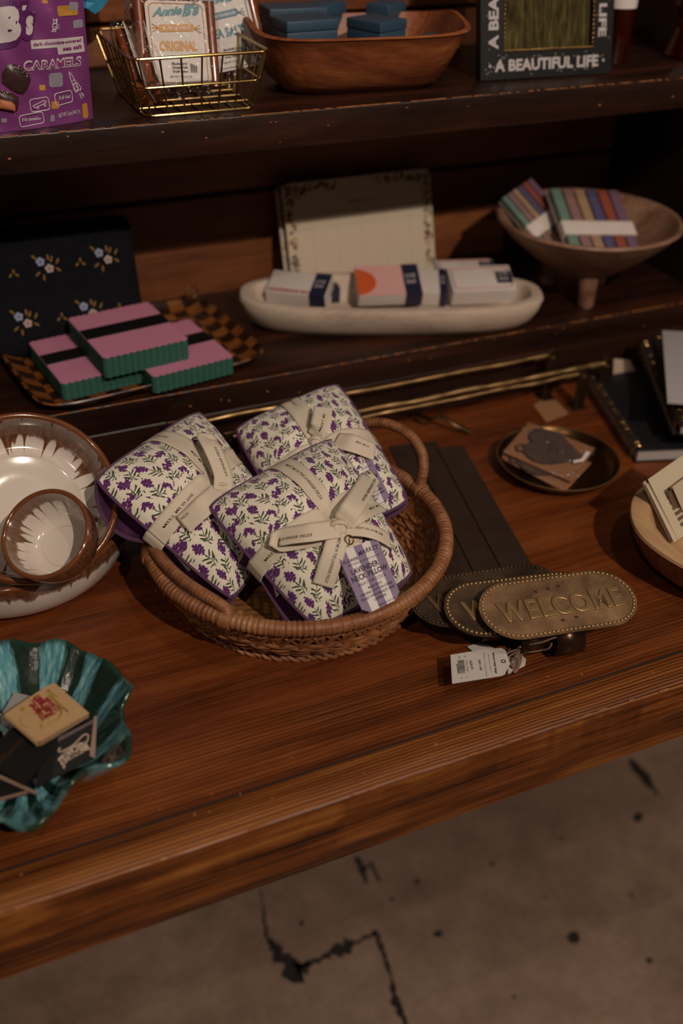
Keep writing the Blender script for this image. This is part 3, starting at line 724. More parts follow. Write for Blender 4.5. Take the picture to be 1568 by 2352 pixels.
def care_label(pil, a, b, c, d, h):
    pl = Pln(pil.at(*a, 0)+pil.n*h, nrm(pil.n+np.array([-.3, -.9, 0])))
    g = G(); q = [tuple(pl.uv(*p)) for p in (a, b, c, d)]; g.prism(q[::-1], 0, .0006, lambda x, y, z: pl.w(x, y, z)); L = pil.T.part('care_label', g, M['label'], smooth=False, label='small cream woven label')
    q = [np.array(p) for p in q]; f2 = lambda x, y: q[0]*(1-x)*(1-y)+q[1]*x*(1-y)+q[2]*x*y+q[3]*(1-x)*y; g = G()
    st = [pl.w(*f2(.35+.25*y, y), .0009) for y in np.linspace(.08, .62, 8)]; g.tube(st, .00022, 4)
    for k in range(5):
        y = .16+.1*k
        for sg in (-1, 1): g.add([pl.w(*f2(.35+.25*y+dx*sg, y+dy), .0009) for dx, dy in ((0, 0), (.12, -.06), (.2, -.02), (.1, .03))], [(0, 1, 2, 3), (3, 2, 1, 0)])
    g.tube([pl.w(*f2(.3+.03*i+.1*math.sin(i*2.2), .70+.02*i+.03*math.cos(i*2)), .0009) for i in range(14)], .0003, 4)
    pil.T.part('label_print', g, M['ink'], L, smooth=False)
def knot(pil, px, py, h, sc=1.0):
    c = pil.at(px, py, h); g = G(); ex = nrm(pil.at(px+40, py, h)-c); R = frame(pil.n, ex)
    g.sphere(c, .0075*sc, 20, 12, sc=(1, 1.25, .8), R=R @ rz(.3))
    V0 = len(g.V)
    for i, v in enumerate(g.V):
        v = np.array(v); d = v-c; a = math.atan2(d@R[:, 1], d@R[:, 0]); g.V[i] = tuple(c+d*(1+.09*math.sin(a*5+d[2]*500))); g.U[i] = (a*.01, d[2]*2)
    g.tube([c+R@np.array([.0078*sc*math.sin(w), .004*sc*math.sin(w)*0+.002*math.cos(w), .0066*sc*math.cos(w)]) for w in np.linspace(0, 2*PI, 24, endpoint=False)], .0034*sc, 8, True, flat=.45)
    pil.ribbon_part(g, 'ribbon_knot')
GRP = 'folded lavender neck pillows in the wicker basket'
RW = .0195
# ---- left pillow
pL = Pillow('neck_pillow', 'folded lavender print neck pillow leaning over the basket rim beside the white pottery', (213, 1102, .128), (458, 942, .122), (640, 1205, .055), (532, 1380, .040), .042, .53, .47, GRP, gapmul=1.25)
pL.build(); g, f = pL.band(0, -.10, 1.02, RW); pL.ribbon_part(g); r2, f2 = pL.band(1, -.08, 1.0, RW, .0016); pL.ribbon_part(r2)
g = G(); btext(g, f, 'MEET ME IN THE', .004, .040, .0026, 0); btext(g, f2, 'MEET ME IN THE LAVENDER', .045, .095, .0026, -.001); btext(g, f2, 'FIELDS', -.002, .015, .0026); pL.T.part('ribbon_lettering', g, M['ink'], smooth=False, label='small black slanted lettering')
knot(pL, 508, 1122, .004, .8)
s1 = pL.pstrip([(512, 1128, .006), (512, 1090, .016), (488, 1030, .017), (474, 1008, .013), (478, 1012, .008), (505, 1090, .003)], RW); g = G(); s1.geo(g, 36); pL.ribbon_part(g, 'ribbon_loop')
g = G(); s1.text(g, 'LAVENDER FIELDS', s1.L*.14, s1.L*.44, .0027, -.003, .0005); 
s2 = pL.pstrip([(505, 1128, .005), (470, 1160, .011), (420, 1205, .007)], RW*1.05); g2 = G(); s2.geo(g2, 24); pL.ribbon_part(g2, 'ribbon_tail')
s2.text(g, 'FIELDS', s2.L*.80, s2.L*.97, .0027, -.005, .0005, True); pL.T.part('ribbon_lettering', g, M['ink'], smooth=False, label='small black slanted lettering')
care_label(pL, (385, 1258), (408, 1247), (450, 1298), (433, 1313), -.016)
# ---- back pillow
pB = Pillow('neck_pillow', 'folded lavender print neck pillow at the back of the basket by the loop handle', (537, 985, .112), (776, 879, .128), (942, 1152, .078), (690, 1250, .045), .038, .50, .52, GRP, gapmul=1.2)
pB.build(); g, f = pB.band(0, -.08, 1.02, RW); pB.ribbon_part(g); r2, f2 = pB.band(1, -.10, 1.0, RW, .0016); pB.ribbon_part(r2)
g = G(); btext(g, f2, 'MEET ME IN', .004, .022, .0026, .002)
s1 = pB.pstrip([(722, 1003, .006), (735, 975, .013), (742, 935, .010)], RW); g1 = G(); s1.geo(g1, 24); pB.ribbon_part(g1, 'ribbon_tail'); s1.text(g, 'MEET ME', s1.L*.2, s1.L*.75, .0026, -.002, .0005)
s2 = pB.pstrip([(770, 1012, .004), (810, 1018, .010), (860, 1038, .006)], RW*1.1); g1 = G(); s2.geo(g1, 24); pB.ribbon_part(g1, 'ribbon_tail'); s2.text(g, 'MEET ME IN', s2.L*.5, s2.L*.85, .0024, .003, .0005)
pB.T.part('ribbon_lettering', g, M['ink'], smooth=False, label='small black slanted lettering'); knot(pB, 725, 1015, .004, .8)
hang_tag(pB, (772, 1065), (846, 1040), (898, 1148), (826, 1192), .004)
# ---- front pillow
pF = Pillow('neck_pillow', 'folded lavender print neck pillow at the front with bow and full lilac tag', (474, 1162, .118), (766, 1003, .122), (952, 1318, .062), (722, 1442, .044), .044, .52, .50, GRP, gapmul=1.25)
pF.build(); g, f = pF.band(0, -.11, 1.02, RW); pF.ribbon_part(g); r2, f2 = pF.band(1, -.10, 1.0, RW, .0016); pF.ribbon_part(r2)
g = G(); btext(g, f, 'MEET ME IN THE', .003, .036, .0027, .002); btext(g, f2, 'MEET ME IN THE LAVENDER FIELDS', .012, .068, .0028, .001)
sL = pF.pstrip([(776, 1214, .008), (715, 1222, .015), (655, 1231, .013), (641, 1236, .010), (650, 1246, .005), (765, 1226, .003)], RW*.98); g1 = G(); sL.geo(g1, 40); pF.ribbon_part(g1, 'ribbon_loop')
sL.text(g, 'LAVENDER FIELDS', sL.L*.24, sL.L*.50, .0029, .003, .0006, True)
sR = pF.pstrip([(785, 1200, .007), (812, 1160, .014), (842, 1118, .013), (858, 1100, .009)], RW*1.0); g1 = G(); sR.geo(g1, 30); pF.ribbon_part(g1, 'ribbon_loop'); sR.text(g, 'THE LAVENDER FIELDS', sR.L*.35, sR.L*.97, .0027, -.005, .0006, True)
sR2 = pF.pstrip([(786, 1207, .005), (825, 1178, .009), (872, 1155, .004)], RW*.95); g1 = G(); sR2.geo(g1, 30); pF.ribbon_part(g1, 'ribbon_loop'); sR2.text(g, 'MEET ME', sR2.L*.55, sR2.L*.95, .0027, -.001, .0005)
sT = pF.pstrip([(778, 1222, .007), (768, 1262, .010), (756, 1300, .008), (741, 1346, .003)], RW); g1 = G(); sT.geo(g1, 30); pF.ribbon_part(g1, 'ribbon_tail'); sT.text(g, 'MEET ME IN THE LAVENDER FIELDS', sT.L*.12, sT.L*.93, .0029, .002, .0005)
sU = pF.pstrip([(790, 1214, .006), (835, 1216, .010), (868, 1226, .008), (896, 1243, .003)], RW*.8); g1 = G(); sU.geo(g1, 30); pF.ribbon_part(g1, 'ribbon_tail'); sU.text(g, 'MEET ME IN THE LAVENDER', sU.L*.1, sU.L*.75, .0024, .001, .0005, True)
pF.T.part('ribbon_lettering', g, M['ink'], smooth=False, label='small black slanted lettering')
knot(pF, 776, 1211, .006, 1.0); hang_tag(pF, (772, 1270), (866, 1236), (922, 1372), (836, 1414), .008)
g = G(); c = pF.at(802, 1240, .012); Rr = frame(nrm(pF.n+np.array([.3, -.5, 0]))); g.tube([c+Rr@np.array([.0042*math.cos(w), .0042*math.sin(w), 0]) for w in np.linspace(0, 2*PI, 24, endpoint=False)], .0007, 8, True); pF.T.part('tag_ring', g, M['brass_ring'])
care_label(pF, (620, 1322), (634, 1316), (645, 1362), (634, 1372), -.014)
# ================================================================== UPPER SHELF
def rrect(w, h, r, n=5, cx=0, cy=0):
    out = []
    for sx, sy, a0 in ((1, 1, 0), (-1, 1, 90), (-1, -1, 180), (1, -1, 270)):
        for k in range(n+1):
            a = math.radians(a0+90*k/n); out.append((cx+sx*(w/2-r)+r*math.cos(a), cy+sy*(h/2-r)+r*math.sin(a)))
    return out
def slab(T, name, o, ex, n, w, h, th, mat, r=.002, back=True, **k):
    pass
# ---- purple pouch of caramels
def candy_pouch():
    b0, b1 = P(0, 299, ZU), P(214, 272, ZU); ex = nrm(b1-b0); n = nrm(np.cross(ex, nrm(np.array([0, .03, 1.]))))
    pl = Pln(b1-ex*.16, n, ex); pl.ey = np.cross(pl.n, pl.ex)
    if pl.ey[2] < 0: pl.ey = -pl.ey
    Wd, Ht = .16, .20
    def bulge(u, v):
        x = 2*(u/Wd)-1; y = v/Ht; return .011*max(1-abs(x)**3, 0)*(max(0, 1-(y*1.05)**3))+.0016*math.sin(u*170+v*60)*math.sin(v*90)*max(1-abs(x)**6, 0)
    def edge(u, v): return u+.05*v
    fn = lambda u, v, h=0: pl.w(edge(u, v), v, bulge(min(max(u, 0), Wd), v)+h)
    T = Thing('candy_pouch', 'shiny purple stand-up pouch of chocolate caramels on the upper shelf', 'candy bag', P(100, 280, ZU), None)
    t = NT('purple_foil', .32, .35, .6); u, v, _ = t.sep(t.coord('UV'))
    t.color(t.mix(t.noise(t.coord(), 12, 2), '742e70', '945090')); t.bump(t.noise(t.coord(), 26, 3), .25, .004)
    g = G()
    g.grid(lambda a, b: fn(a*Wd, b*Ht), 60, 60, uvf=lambda a, b: (a*Wd, b*Ht))
    g.grid(lambda a, b: pl.w(edge(a*Wd, b*Ht), b*Ht, -.002-.022*max(1-abs(2*a-1)**3, 0)*max(0, 1-b*1.1)**.6), 40, 30, flip=True)
    g.grid(lambda a, b: np.array(fn(a*Wd, 0))*(1-b)+np.array(pl.w(a*Wd, 0, -.002-.022*max(1-abs(2*a-1)**3, 0)))*b, 40, 2)
    T.part('foil_body', g, t.m)
    # side seal ridges
    g = G()
    for i in range(70):
        v0 = .002+i*.0028; u0 = Wd-.0115
        g.tube([fn(u0, v0, .0002), fn(u0+.010, v0+.001, .0002)], .00028, 5)
    T.part('side_seal', g, t.m)
    uvp = lambda px, py: (lambda q: (q[0]-.05*q[1], q[1]))(pl.uv(px, py, .008))
    class FP:      # px_text adaptor
        uv = staticmethod(lambda px, py: np.array(uvp(px, py)))
    sf = lambda h: (lambda u, v: fn(u, v, h))
    white = plain('pouch_white_print', 'bdb4b6', .4, var=.02); yel = plain('pouch_gold_square', 'c08a3c', .35, .2, var=.05); sil = plain('pouch_silver_square', '9c9aa4', .3, .3, var=.05)
    dk = plain('pouch_dark_outline', '531a58', .4, var=.02); pt = plain('pouch_purple_print', '7a2f6a', .5, var=.02)
    def rr(px, py, w, h, a=-7, r=.25, mi=0, g=None, hh=.0004):
        c = FP.uv(px, py); s = abs(FP.uv(px+50, py)[0]-c[0])/50; w, h = w*s, h*s*1.02; q = rrect(w, h, r*min(w, h), 4); ca, sa = math.cos(math.radians(a)), math.sin(math.radians(a))
        # dense fan so it hugs the bulge
        V = [fn(*c, hh)]+[fn(c[0]+x*ca-y*sa, c[1]+x*sa+y*ca, hh) for x, y in q]; n_ = len(q); g.add(V, [(0, 1+i, 1+(i+1) % n_) for i in range(n_)])
    def line(g, pts, r=.0006, closed=False, hh=.0003, mi=0):
        q = [FP.uv(*p) for p in pts]; L = []
        m = len(q) if closed else len(q)-1
        for i in range(m):
            a, b = q[i], q[(i+1) % len(q)]; 
            for k in range(4): L.append(fn(*(a*(1-k/4)+b*k/4), hh))
        if not closed: L.append(fn(*q[-1], hh))
        g.tube(L, r, 5, closed, mi=mi)
    def ring(g, px, py, w, h, a, r=.0005):
        c = FP.uv(px, py); s = abs(FP.uv(px+50, py)[0]-c[0])/50; ca, sa = math.cos(math.radians(a)), math.sin(math.radians(a))
        g.tube([fn(c[0]+(x*ca-y*sa)*s, c[1]+(x*sa+y*ca)*s, .0003) for x, y in rrect(w, h, 6, 4)], r, 5, True)
    # squares
    def sq(lst, mat, nm):
        for a in lst: g = G(); rr(*a, g=g); T.part(nm, g, mat, smooth=False)
    sq([(158, 25, 50, 20, -2, .2), (95, 200, 14, 11, -4, .2), (125, 240, 19, 15, -4, .2), (199, 256, 14, 31, 2, .3), (103, 4, 13, 6)], yel, 'gold_square')
    sq([(173, 15, 22, 16, -6), (184, 56, 24, 16, 2), (127, 183, 33, 29, -3, .2), (118, 270, 10, 14), (7, 275, 12, 9)], sil, 'silver_square')
    # logo: big B's
    g = G()
    px_text(g, FP, "B", (-8, 92), (46, 84), (-14, 20), surf=sf(.0020), bold=.075, shear=.15); px_text(g, FP, "'", (49, 34), (60, 33), (48, 14), surf=sf(.0020), bold=.09, shear=.2); px_text(g, FP, "s", (56, 76), (78, 72), (50, 22), surf=sf(.0020), bold=.06, shear=.3)
    line(g, [(0, 90), (6, 92), (14, 90), (22, 84)], .0016)
    o_ = T.part('logo_lettering', g, white, smooth=False, label='big white script letters')
    g = G(); px_text(g, FP, "B", (-14, 98), (52, 90), (-20, 14), surf=sf(.0012), bold=.14, shear=.15); px_text(g, FP, "'s", (44, 82), (84, 77), (40, 14), surf=sf(.0012), bold=.13, shear=.3); T.part('logo_outline', g, dk, smooth=False)  # dark printed outline behind the white letters
    g = G(); px_text(g, FP, "R", (72, 33), (76, 33), (72, 28), surf=sf(.0004)); line(g, [(74+4*math.cos(w), 31+4*math.sin(w)) for w in np.linspace(0, 6, 14)], .0003, True)
    T.part('registered_mark', g, white, smooth=False); g = G(); px_text(g, FP, "CARAMELS", (52, 161), (190, 151), (52, 139), surf=sf(.0006), bold=.05); T.part('product_lettering', g, white, smooth=False); g = G()
    px_text(g, FP, "NET WT. 5 oz (141.7 g)", (133, 269), (186, 260), (132, 260), surf=sf(.0006), bold=.02); T.part('weight_lettering', g, white, smooth=False); g = G()
    px_text(g, FP, "B for something", (48, 277), (92, 274), (48, 269), surf=sf(.0006), bold=.02); T.part('slogan_lettering', g, white, smooth=False); g = G(); px_text(g, FP, "B all that", (135, 229), (162, 225), (135, 220), surf=sf(.0006), bold=.02)
    T.part('slogan_lettering', g, white, smooth=False)
    g = G(); px_text(g, FP, "CARAMELS", (54.5, 160), (188, 150.5), (54.5, 142), surf=sf(.0009), bold=.002); T.part('letter_fill', g, pt, smooth=False)
    for a_ in ((70, 273, 56, 24, 3), (89, 239, 42, 27, 4), (146, 225, 42, 25, 5)): g = G(); ring(g, *a_); T.part('rounded_frame', g, white)
    g = G()
    line(g, [(74, 243), (96, 230), (103, 231), (100, 236), (78, 247), (74, 243)], .0005); line(g, [(85+2*math.cos(w), 247+2*math.sin(w)) for w in np.linspace(0, 5.4, 8)], .0004, True); line(g, [(100+2*math.cos(w), 241+2*math.sin(w)) for w in np.linspace(0, 5.4, 8)], .0004, True)
    T.part('skateboard_drawing', g, white, label='thin white doodle of a skateboard'); g = G()
    line(g, [(160, 166), (166, 172), (176, 190), (182, 205), (178, 212), (171, 203), (163, 182), (160, 166)], .0006); line(g, [(171, 192), (170, 204), (176, 213)], .0005); line(g, [(179, 190), (189, 203), (185, 210)], .0005)
    for x, y in ((170, 186), (174, 193), (177, 200)): line(g, [(x+1.6*math.cos(w), y+1.6*math.sin(w)) for w in np.linspace(0, 5.2, 7)], .0003, True)
    for a, b in (((184, 216), (190, 228)), ((188, 214), (195, 224)), ((192, 216), (195, 220))): line(g, [a, b], .0006)
    T.part('rocket_drawing', g, white, label='thin white doodle of a rocket'); g = G()
    line(g, [(119, 55), (130, 53), (130, 65), (120, 68)], .0006, True); line(g, [(122, 53), (121, 43), (126, 47), (131, 43), (128, 53)], .0005); line(g, [(120, 68), (117, 73), (122, 70), (126, 74), (127, 67)], .0005); line(g, [(122, 61), (125, 63), (128, 60)], .0003)
    for a, b in (((133, 58), (136, 56)), ((134, 62), (137, 62)), ((133, 65), (136, 67))): line(g, [a, b], .0003)
    T.part('sweet_drawing', g, white, label='thin white doodle of a smiling wrapped sweet')
    # banner
    g = G(); 
    for poly in ([(68, 92), (196, 85), (197, 105), (70, 112)], [(130, 106), (198, 102), (200, 120), (134, 126)]):
        q = [FP.uv(*p) for p in poly]; g.grid(lambda a, b: fn(*((q[3]*(1-a)+q[2]*a)*(1-b)+(q[0]*(1-a)+q[1]*a)*b), .0005), 12, 3)
    T.part('banner', g, white, smooth=False)
    g = G(); px_text(g, FP, "dark chocolate-covered", (74, 105), (190, 97), (74, 97), surf=sf(.0009), bold=.03); px_text(g, FP, "sea salt", (145, 117), (192, 112), (145, 107), surf=sf(.0009), bold=.035)
    T.part('banner_lettering', g, pt, smooth=False)
    # chocolates (printed pictures, slightly raised)
    choc = plain('chocolate_print', '3c2624', .35, var=.35, vs=200); cara = plain('caramel_print', 'b06a48', .5, var=.1); salt = plain('salt_print', 'b8aaa4', .5, var=.1)
    def fan(g, poly, hh, mi=0):
        q = [FP.uv(*p) for p in poly]; c = sum(q)/len(q); q = [np.array(p) for p in zip(*[np.interp(np.linspace(0, len(q), 4*len(q), endpoint=False), range(len(q)+1), [p[k] for p in q]+[q[0][k]]) for k in (0, 1)])]; n_ = len(q)
        R_ = [1, .85, .6, .3]; V = [fn(*(c+(p-c)*r_), hh+.0028*(1-r_**3)*min(1, n_/30)) for r_ in R_ for p in q]+[fn(*c, hh+.0028*min(1, n_/30))]
        g.add(V, [(k*n_+i, (k+1)*n_+i, (k+1)*n_+(i+1) % n_, k*n_+(i+1) % n_) for k in range(3) for i in range(n_)]+[(3*n_+i, 4*n_, 3*n_+(i+1) % n_) for i in range(n_)], mi)
    g = G(); fan(g, [(12, 148), (25, 144), (45, 152), (64, 168), (69, 182), (60, 205), (50, 216), (38, 214), (20, 204), (2, 190), (2, 168)], .0005); fan(g, [(-10, 208), (5, 206), (25, 212), (40, 222), (41, 235), (36, 252), (28, 254), (-10, 244)], .001)
    fan(g, [(-10, 224), (20, 230), (29, 238), (29, 252), (-10, 245)], .0042, 1)
    for k in range(22): x, y = (random.uniform(20, 40), random.uniform(148, 156)) if k < 8 else (random.uniform(40, 58), random.uniform(155, 174)) if k < 15 else (random.uniform(0, 16), random.uniform(205, 215)); fan(g, [(x-1.6, y-1), (x+1, y-1.7), (x+1.6, y+1), (x-1, y+1.5)], .0036, 2)
    T.part('chocolate_picture', g, [choc, cara, salt], label='picture of salted chocolate caramels')
candy_pouch()
# ---- blue tissue
def tissue():
    g = G(); t = NT('blue_tissue', .6); t.color(t.mix(t.noise(t.coord(), 30, 2), '1c6f96', '2f93bd')); t.b.inputs['Transmission Weight'].default_value = 0
    o = Py(225, 5, 1.17)
    rr = np.random.RandomState(5)
    N = 7; hgt = rr.randn(N+1, N+1)*.006
    def fn(a, b):
        i, j = int(round(a*N)), int(round(b*N)); 
        return o+np.array([(a-.5)*.055+rr.uniform(-.001, .001), hgt[i, j]*.5+.02*(a-.5), b*.075-.012+.035*abs(a-.4)*(1-b)+hgt[j, i]*.2])
    g.grid(fn, N, N); single('tissue_paper', g, t.m, 'crumpled bright blue tissue paper behind the caramel bags at the top edge', 'tissue paper', (o[0], o[1], ZU), smooth=False, solid=.0006)
tissue()
# ---- gold wire basket
GOLD = plain('gold_wire', 'a88c58', .25, 1.0, var=.1)
def wire_basket():
    T = Thing('wire_basket', 'gold wire basket full of wrapped caramel bags', 'basket', (.29, 1.10, ZU))
    zb, zt = ZU+.0015, ZU+.056; B0 = (.2325, .3475, 1.022, 1.150); T0 = (.2205, .3605, 1.010, 1.180)
    def rect(f, z0=None):
        x0, x1, y0, y1 = [a*(1-f)+b*f for a, b in zip(B0, T0)]; return x0, x1, y0, y1, zb+(zt-zb)*f
    def loop(f, r):
        x0, x1, y0, y1, z = rect(f); g = G(); g.tube([(x+(x0+x1)/2, y+(y0+y1)/2, z) for x, y in rrect(x1-x0, y1-y0, .010, 5)], r, 8, True); return g
    T.part('top_rail', loop(1, .0016), GOLD); T.part('middle_rail', loop(.5, .0011), GOLD); T.part('bottom_rail', loop(0, .0012), GOLD)
    def rib(p0, p1): g = G(); g.tube([p0, p1], .0010, 8); T.part('rib', g, GOLD)
    x0, x1, y0, y1, z0 = rect(0); X0_, X1_, Y0_, Y1_, Z_ = rect(1)
    for i in range(7):
        f = .05+.9*i/6
        for (ya, yb) in ((y0, Y0_), (y1, Y1_)): rib((x0+(x1-x0)*f, ya, z0), (X0_+(X1_-X0_)*f, yb, Z_))
    for i in range(8):
        f = .06+.88*i/7
        for (xa, xb) in ((x0, X0_), (x1, X1_)): rib((xa, y0+(y1-y0)*f, z0), (xb, Y0_+(Y1_-Y0_)*f, Z_))
    for i in range(7): f = .05+.9*i/6; x = x0+(x1-x0)*f; rib((x, y0, z0), (x, y1, z0))
    for i in range(1, 5): y = y0+(y1-y0)*i/5; rib((x0, y, z0+.0018), (x1, y, z0+.0018))
wire_basket()
def cello_mat():
    t = NT('cellophane', .08); tr = t.n('ShaderNodeBsdfTransparent'); gl = t.n('ShaderNodeBsdfGlossy'); gl.inputs['Roughness'].default_value = .12; gl.inputs[0].default_value = (.75, .72, .70, 1)
    mx = t.n('ShaderNodeMixShader'); lw = t.n('ShaderNodeLayerWeight'); lw.inputs[0].default_value = .35
    vo = t.n('ShaderNodeTexVoronoi', feature='DISTANCE_TO_EDGE'); t.lk(t.coord(), vo.inputs['Vector']); vo.inputs['Scale'].default_value = 110
    bp = t.n('ShaderNodeBump'); bp.inputs['Strength'].default_value = .9; bp.inputs['Distance'].default_value = .006
    t.lk(t.math('ADD', t.noise(t.coord(), 45, 3, .6, 1.2), t.math('MULTIPLY', vo.outputs['Distance'], .8)), bp.inputs['Height'])
    t.lk(bp.outputs[0], gl.inputs['Normal']); t.lk(bp.outputs[0], lw.inputs['Normal'])
    t.lk(t.math('MULTIPLY_ADD', t.math('POWER', lw.outputs['Facing'], 1.8), .5, .03), mx.inputs[0]); t.lk(tr.outputs[0], mx.inputs[1]); t.lk(gl.outputs[0], mx.inputs[2]); t.lk(mx.outputs[0], t.out.inputs['Surface'])
    return t.m
M['cello'] = cello_mat()
CARA = plain('caramel_stick', '7a3c1e', .35, var=.35, vs=120, coat=.4); CARD = plain('white_card', 'd2cac4', .6, var=.02)
def film(T, c, ex, ey, n, w, h, th, seed=0, name='cellophane_wrap', amp=.0022):
    rr = np.random.RandomState(seed); K = rr.uniform(60, 190, (6, 2)); Ph = rr.uniform(0, 6, 6); g = G()
    def f(sg):
        def q(a, b):
            x, y = 2*a-1, 2*b-1; e = max(1-abs(x)**4, 0)**.5*max(1-abs(y)**4, 0)**.5; r = sum(math.sin(K[i, 0]*x*w+K[i, 1]*y*h+Ph[i]) for i in range(6))/6
            rr2 = .5*(1-.06*abs(x)**2*abs(y)**2)
            return c+ex*x*w*rr2+ey*y*h*rr2+n*(sg*(th/2*e)+amp*r*2)
        return q
    g.grid(f(1), 36, 44); g.grid(f(-1), 36, 44, flip=True); return T.part(name, g, M['cello'])
def caramel_bag(label, TL, TR, BL, y0, lean, accent, word, seed, card=True, gap=.004, grp='bags of caramels in the gold wire basket'):
    """card plane passes through BL at depth y0"""
    o = Py(*BL, y0); pr = Py(TR[0], BL[1], y0)
    ex = nrm(Py(BL[0]+100, BL[1]-10, y0)-o); up = nrm(np.array([0, lean, 1.])); n = nrm(np.cross(ex, up)); 
    if n[1] > 0: n = -n
    pl = Pln(o, n, ex); pl.ey = np.cross(pl.n, pl.ex)
    if pl.ey[2] < 0: pl.ey = -pl.ey
    tl, tr = pl.uv(*TL), pl.uv(*TR); ey = nrm(np.r_[tl, 0])[:2]; exx = np.array([ey[1], -ey[0]]); w = .062; h = .105
    W_ = lambda x, y, hh=0: pl.w(*(exx*x+ey*y*.76), hh)
    T = Thing('caramel_bag', label, 'candy bag', W_(w/2, 0, -.012), grp)
    f = lambda x, y, z: W_(x, y, z)
    g = G(); g.prism(rrect(w, h, .006, 4, w/2, h/2), 0, .0008, f); T.part('label_card', g, CARD, smooth=False)
    am = plain('label_accent', accent, .5, var=.02); teal = plain('label_teal', '4a8088', .5, var=.02)
    # border line
    g = G(); P_ = [W_(x, y, .0010) for x, y in rrect(w-.007, h-.007, .006, 5, w/2, h/2)]; g.tube(P_, .00045, 4, True); T.part('label_border', g, am)
    g = G(); hw = lambda a, b: W_(a, b, .0011)
    put_text(g, "Annie", (.006, .085), (.038, .089), (.006, .0955), hw, bold=.055, shear=.45); put_text(g, "B's", (.037, .087), (.056, .090), (.037, .101), hw, bold=.075, shear=.35); T.part('label_lettering', g, teal, smooth=False)
    g = G(); g.prism([(.013, .066), (.047, .068), (.049, .071), (.047, .077), (.013, .075), (.011, .071)], .001, .0016, f)
    for sg, x in ((-1, .012), (1, .048)):
        for dy in (-.005, 0, .005): g.tube([W_(x, .071, .0013), W_(x+sg*.007, .071+dy, .0013)], .0004, 4)
    sw = T.part('label_sweet', g, am, smooth=False, label='drawing of a wrapped caramel')
    g = G(); put_text(g, "Caramels", (.016, .0692), (.045, .0702), (.016, .0742), lambda a, b: W_(a, b, .0019), bold=.01, shear=.4); T.part('sweet_lettering', g, CARD, sw, smooth=False)
    g = G(); put_text(g, word, (.011, .043), (.050, .044), (.011, .055), hw, bold=.05); T.part('flavour_lettering', g, am, smooth=False)
    g = G()
    for i, s_ in enumerate(("Buttery", "Gluten Free", "Small Batch")): put_text(g, s_, (.022, .0255-.0048*i), (.038, .026-.0048*i), (.022, .0288-.0048*i), hw, bold=.03)
    put_text(g, "NET WT. 5 OZ (142 G)", (.019, .0095), (.041, .010), (.019, .0118), hw, bold=.02)
    for k in range(4): g.add([W_(.041+.0018*k+dx, y, .0011) for dx, y in ((0, .016), (.0009, .016), (.0012, .027-.001*k), (0, .028-.001*k))], [(0, 1, 2, 3), (3, 2, 1, 0)])
    T.part('small_print', g, M['ink'], smooth=False)
    # caramel sticks behind the card
    for i in range(6):
        x = -.005+i*.0145; g = G(); g.tube([W_(x, .000, -.008), W_(x+.0005, .108, -.008)], .0058, 10); T.part('caramel_stick', g, CARA)
    film(T, W_(w/2, .056, -.006), nrm(pl.ex*exx[0]+pl.ey*exx[1]), nrm(pl.ex*ey[0]+pl.ey*ey[1]), pl.n, w+.028, .112, .028, seed)
    return T
caramel_bag('wrapped caramel bag with white and orange label at the front of the wire basket', (330, 0), (442, 0), (350, 196), 1.062, .42, 'c08a3c', 'ORIGINAL', 1)
caramel_bag('wrapped caramel bag with white and teal label tilted behind the orange labelled one', (436, 0), (560, 0), (480, 172), 1.098, .40, '3c7480', 'SEA SALT', 2)
def side_bag(label, B, Tp, y0, y1, wd, seed):
    a = Py(*B, y0); b = Py(*Tp, y1); up = nrm(b-a); ex = nrm(np.array([.28, 1., 0])-up*np.dot(up, [.28, 1., 0])); n = nrm(np.cross(up, ex)); n = n if n[0] < 0 else -n
    T = Thing('caramel_bag', label, 'candy bag', a, 'bags of caramels in the gold wire basket'); Lh = np.linalg.norm(b-a)
    for i in range(4): g = G(); c0 = a+ex*(i*.0145); g.tube([c0, c0+up*Lh*.92], .0058, 10); T.part('caramel_stick', g, CARA)
    g = G(); g.box(a+ex*.012+up*Lh*.5-n*.0075, (.0008, .05, Lh*.85), np.array([n, ex, up]).T); T.part('label_card', g, CARD)
    g = G()
    for k in range(22): g.box(a+up*(Lh*.40+k*.0016)+n*.0062-ex*.001, (.0006, .006, random.choice((.0005, .0009, .0012))), np.array([n, ex, up]).T)
    T.part('barcode', g, M['ink'], smooth=False, label='black barcode bars')
    film(T, a+ex*.02+up*Lh*.5, ex, up, n, wd+.02, Lh*1.18, .024, seed)
side_bag('wrapped caramel bag standing edge on at the left end of the wire basket', (322, 215), (272, 60), 1.045, 1.10, .055, 3)
side_bag('wrapped caramel bag edge on directly beside the orange labelled one', (352, 205), (306, 8), 1.055, 1.12, .055, 4)
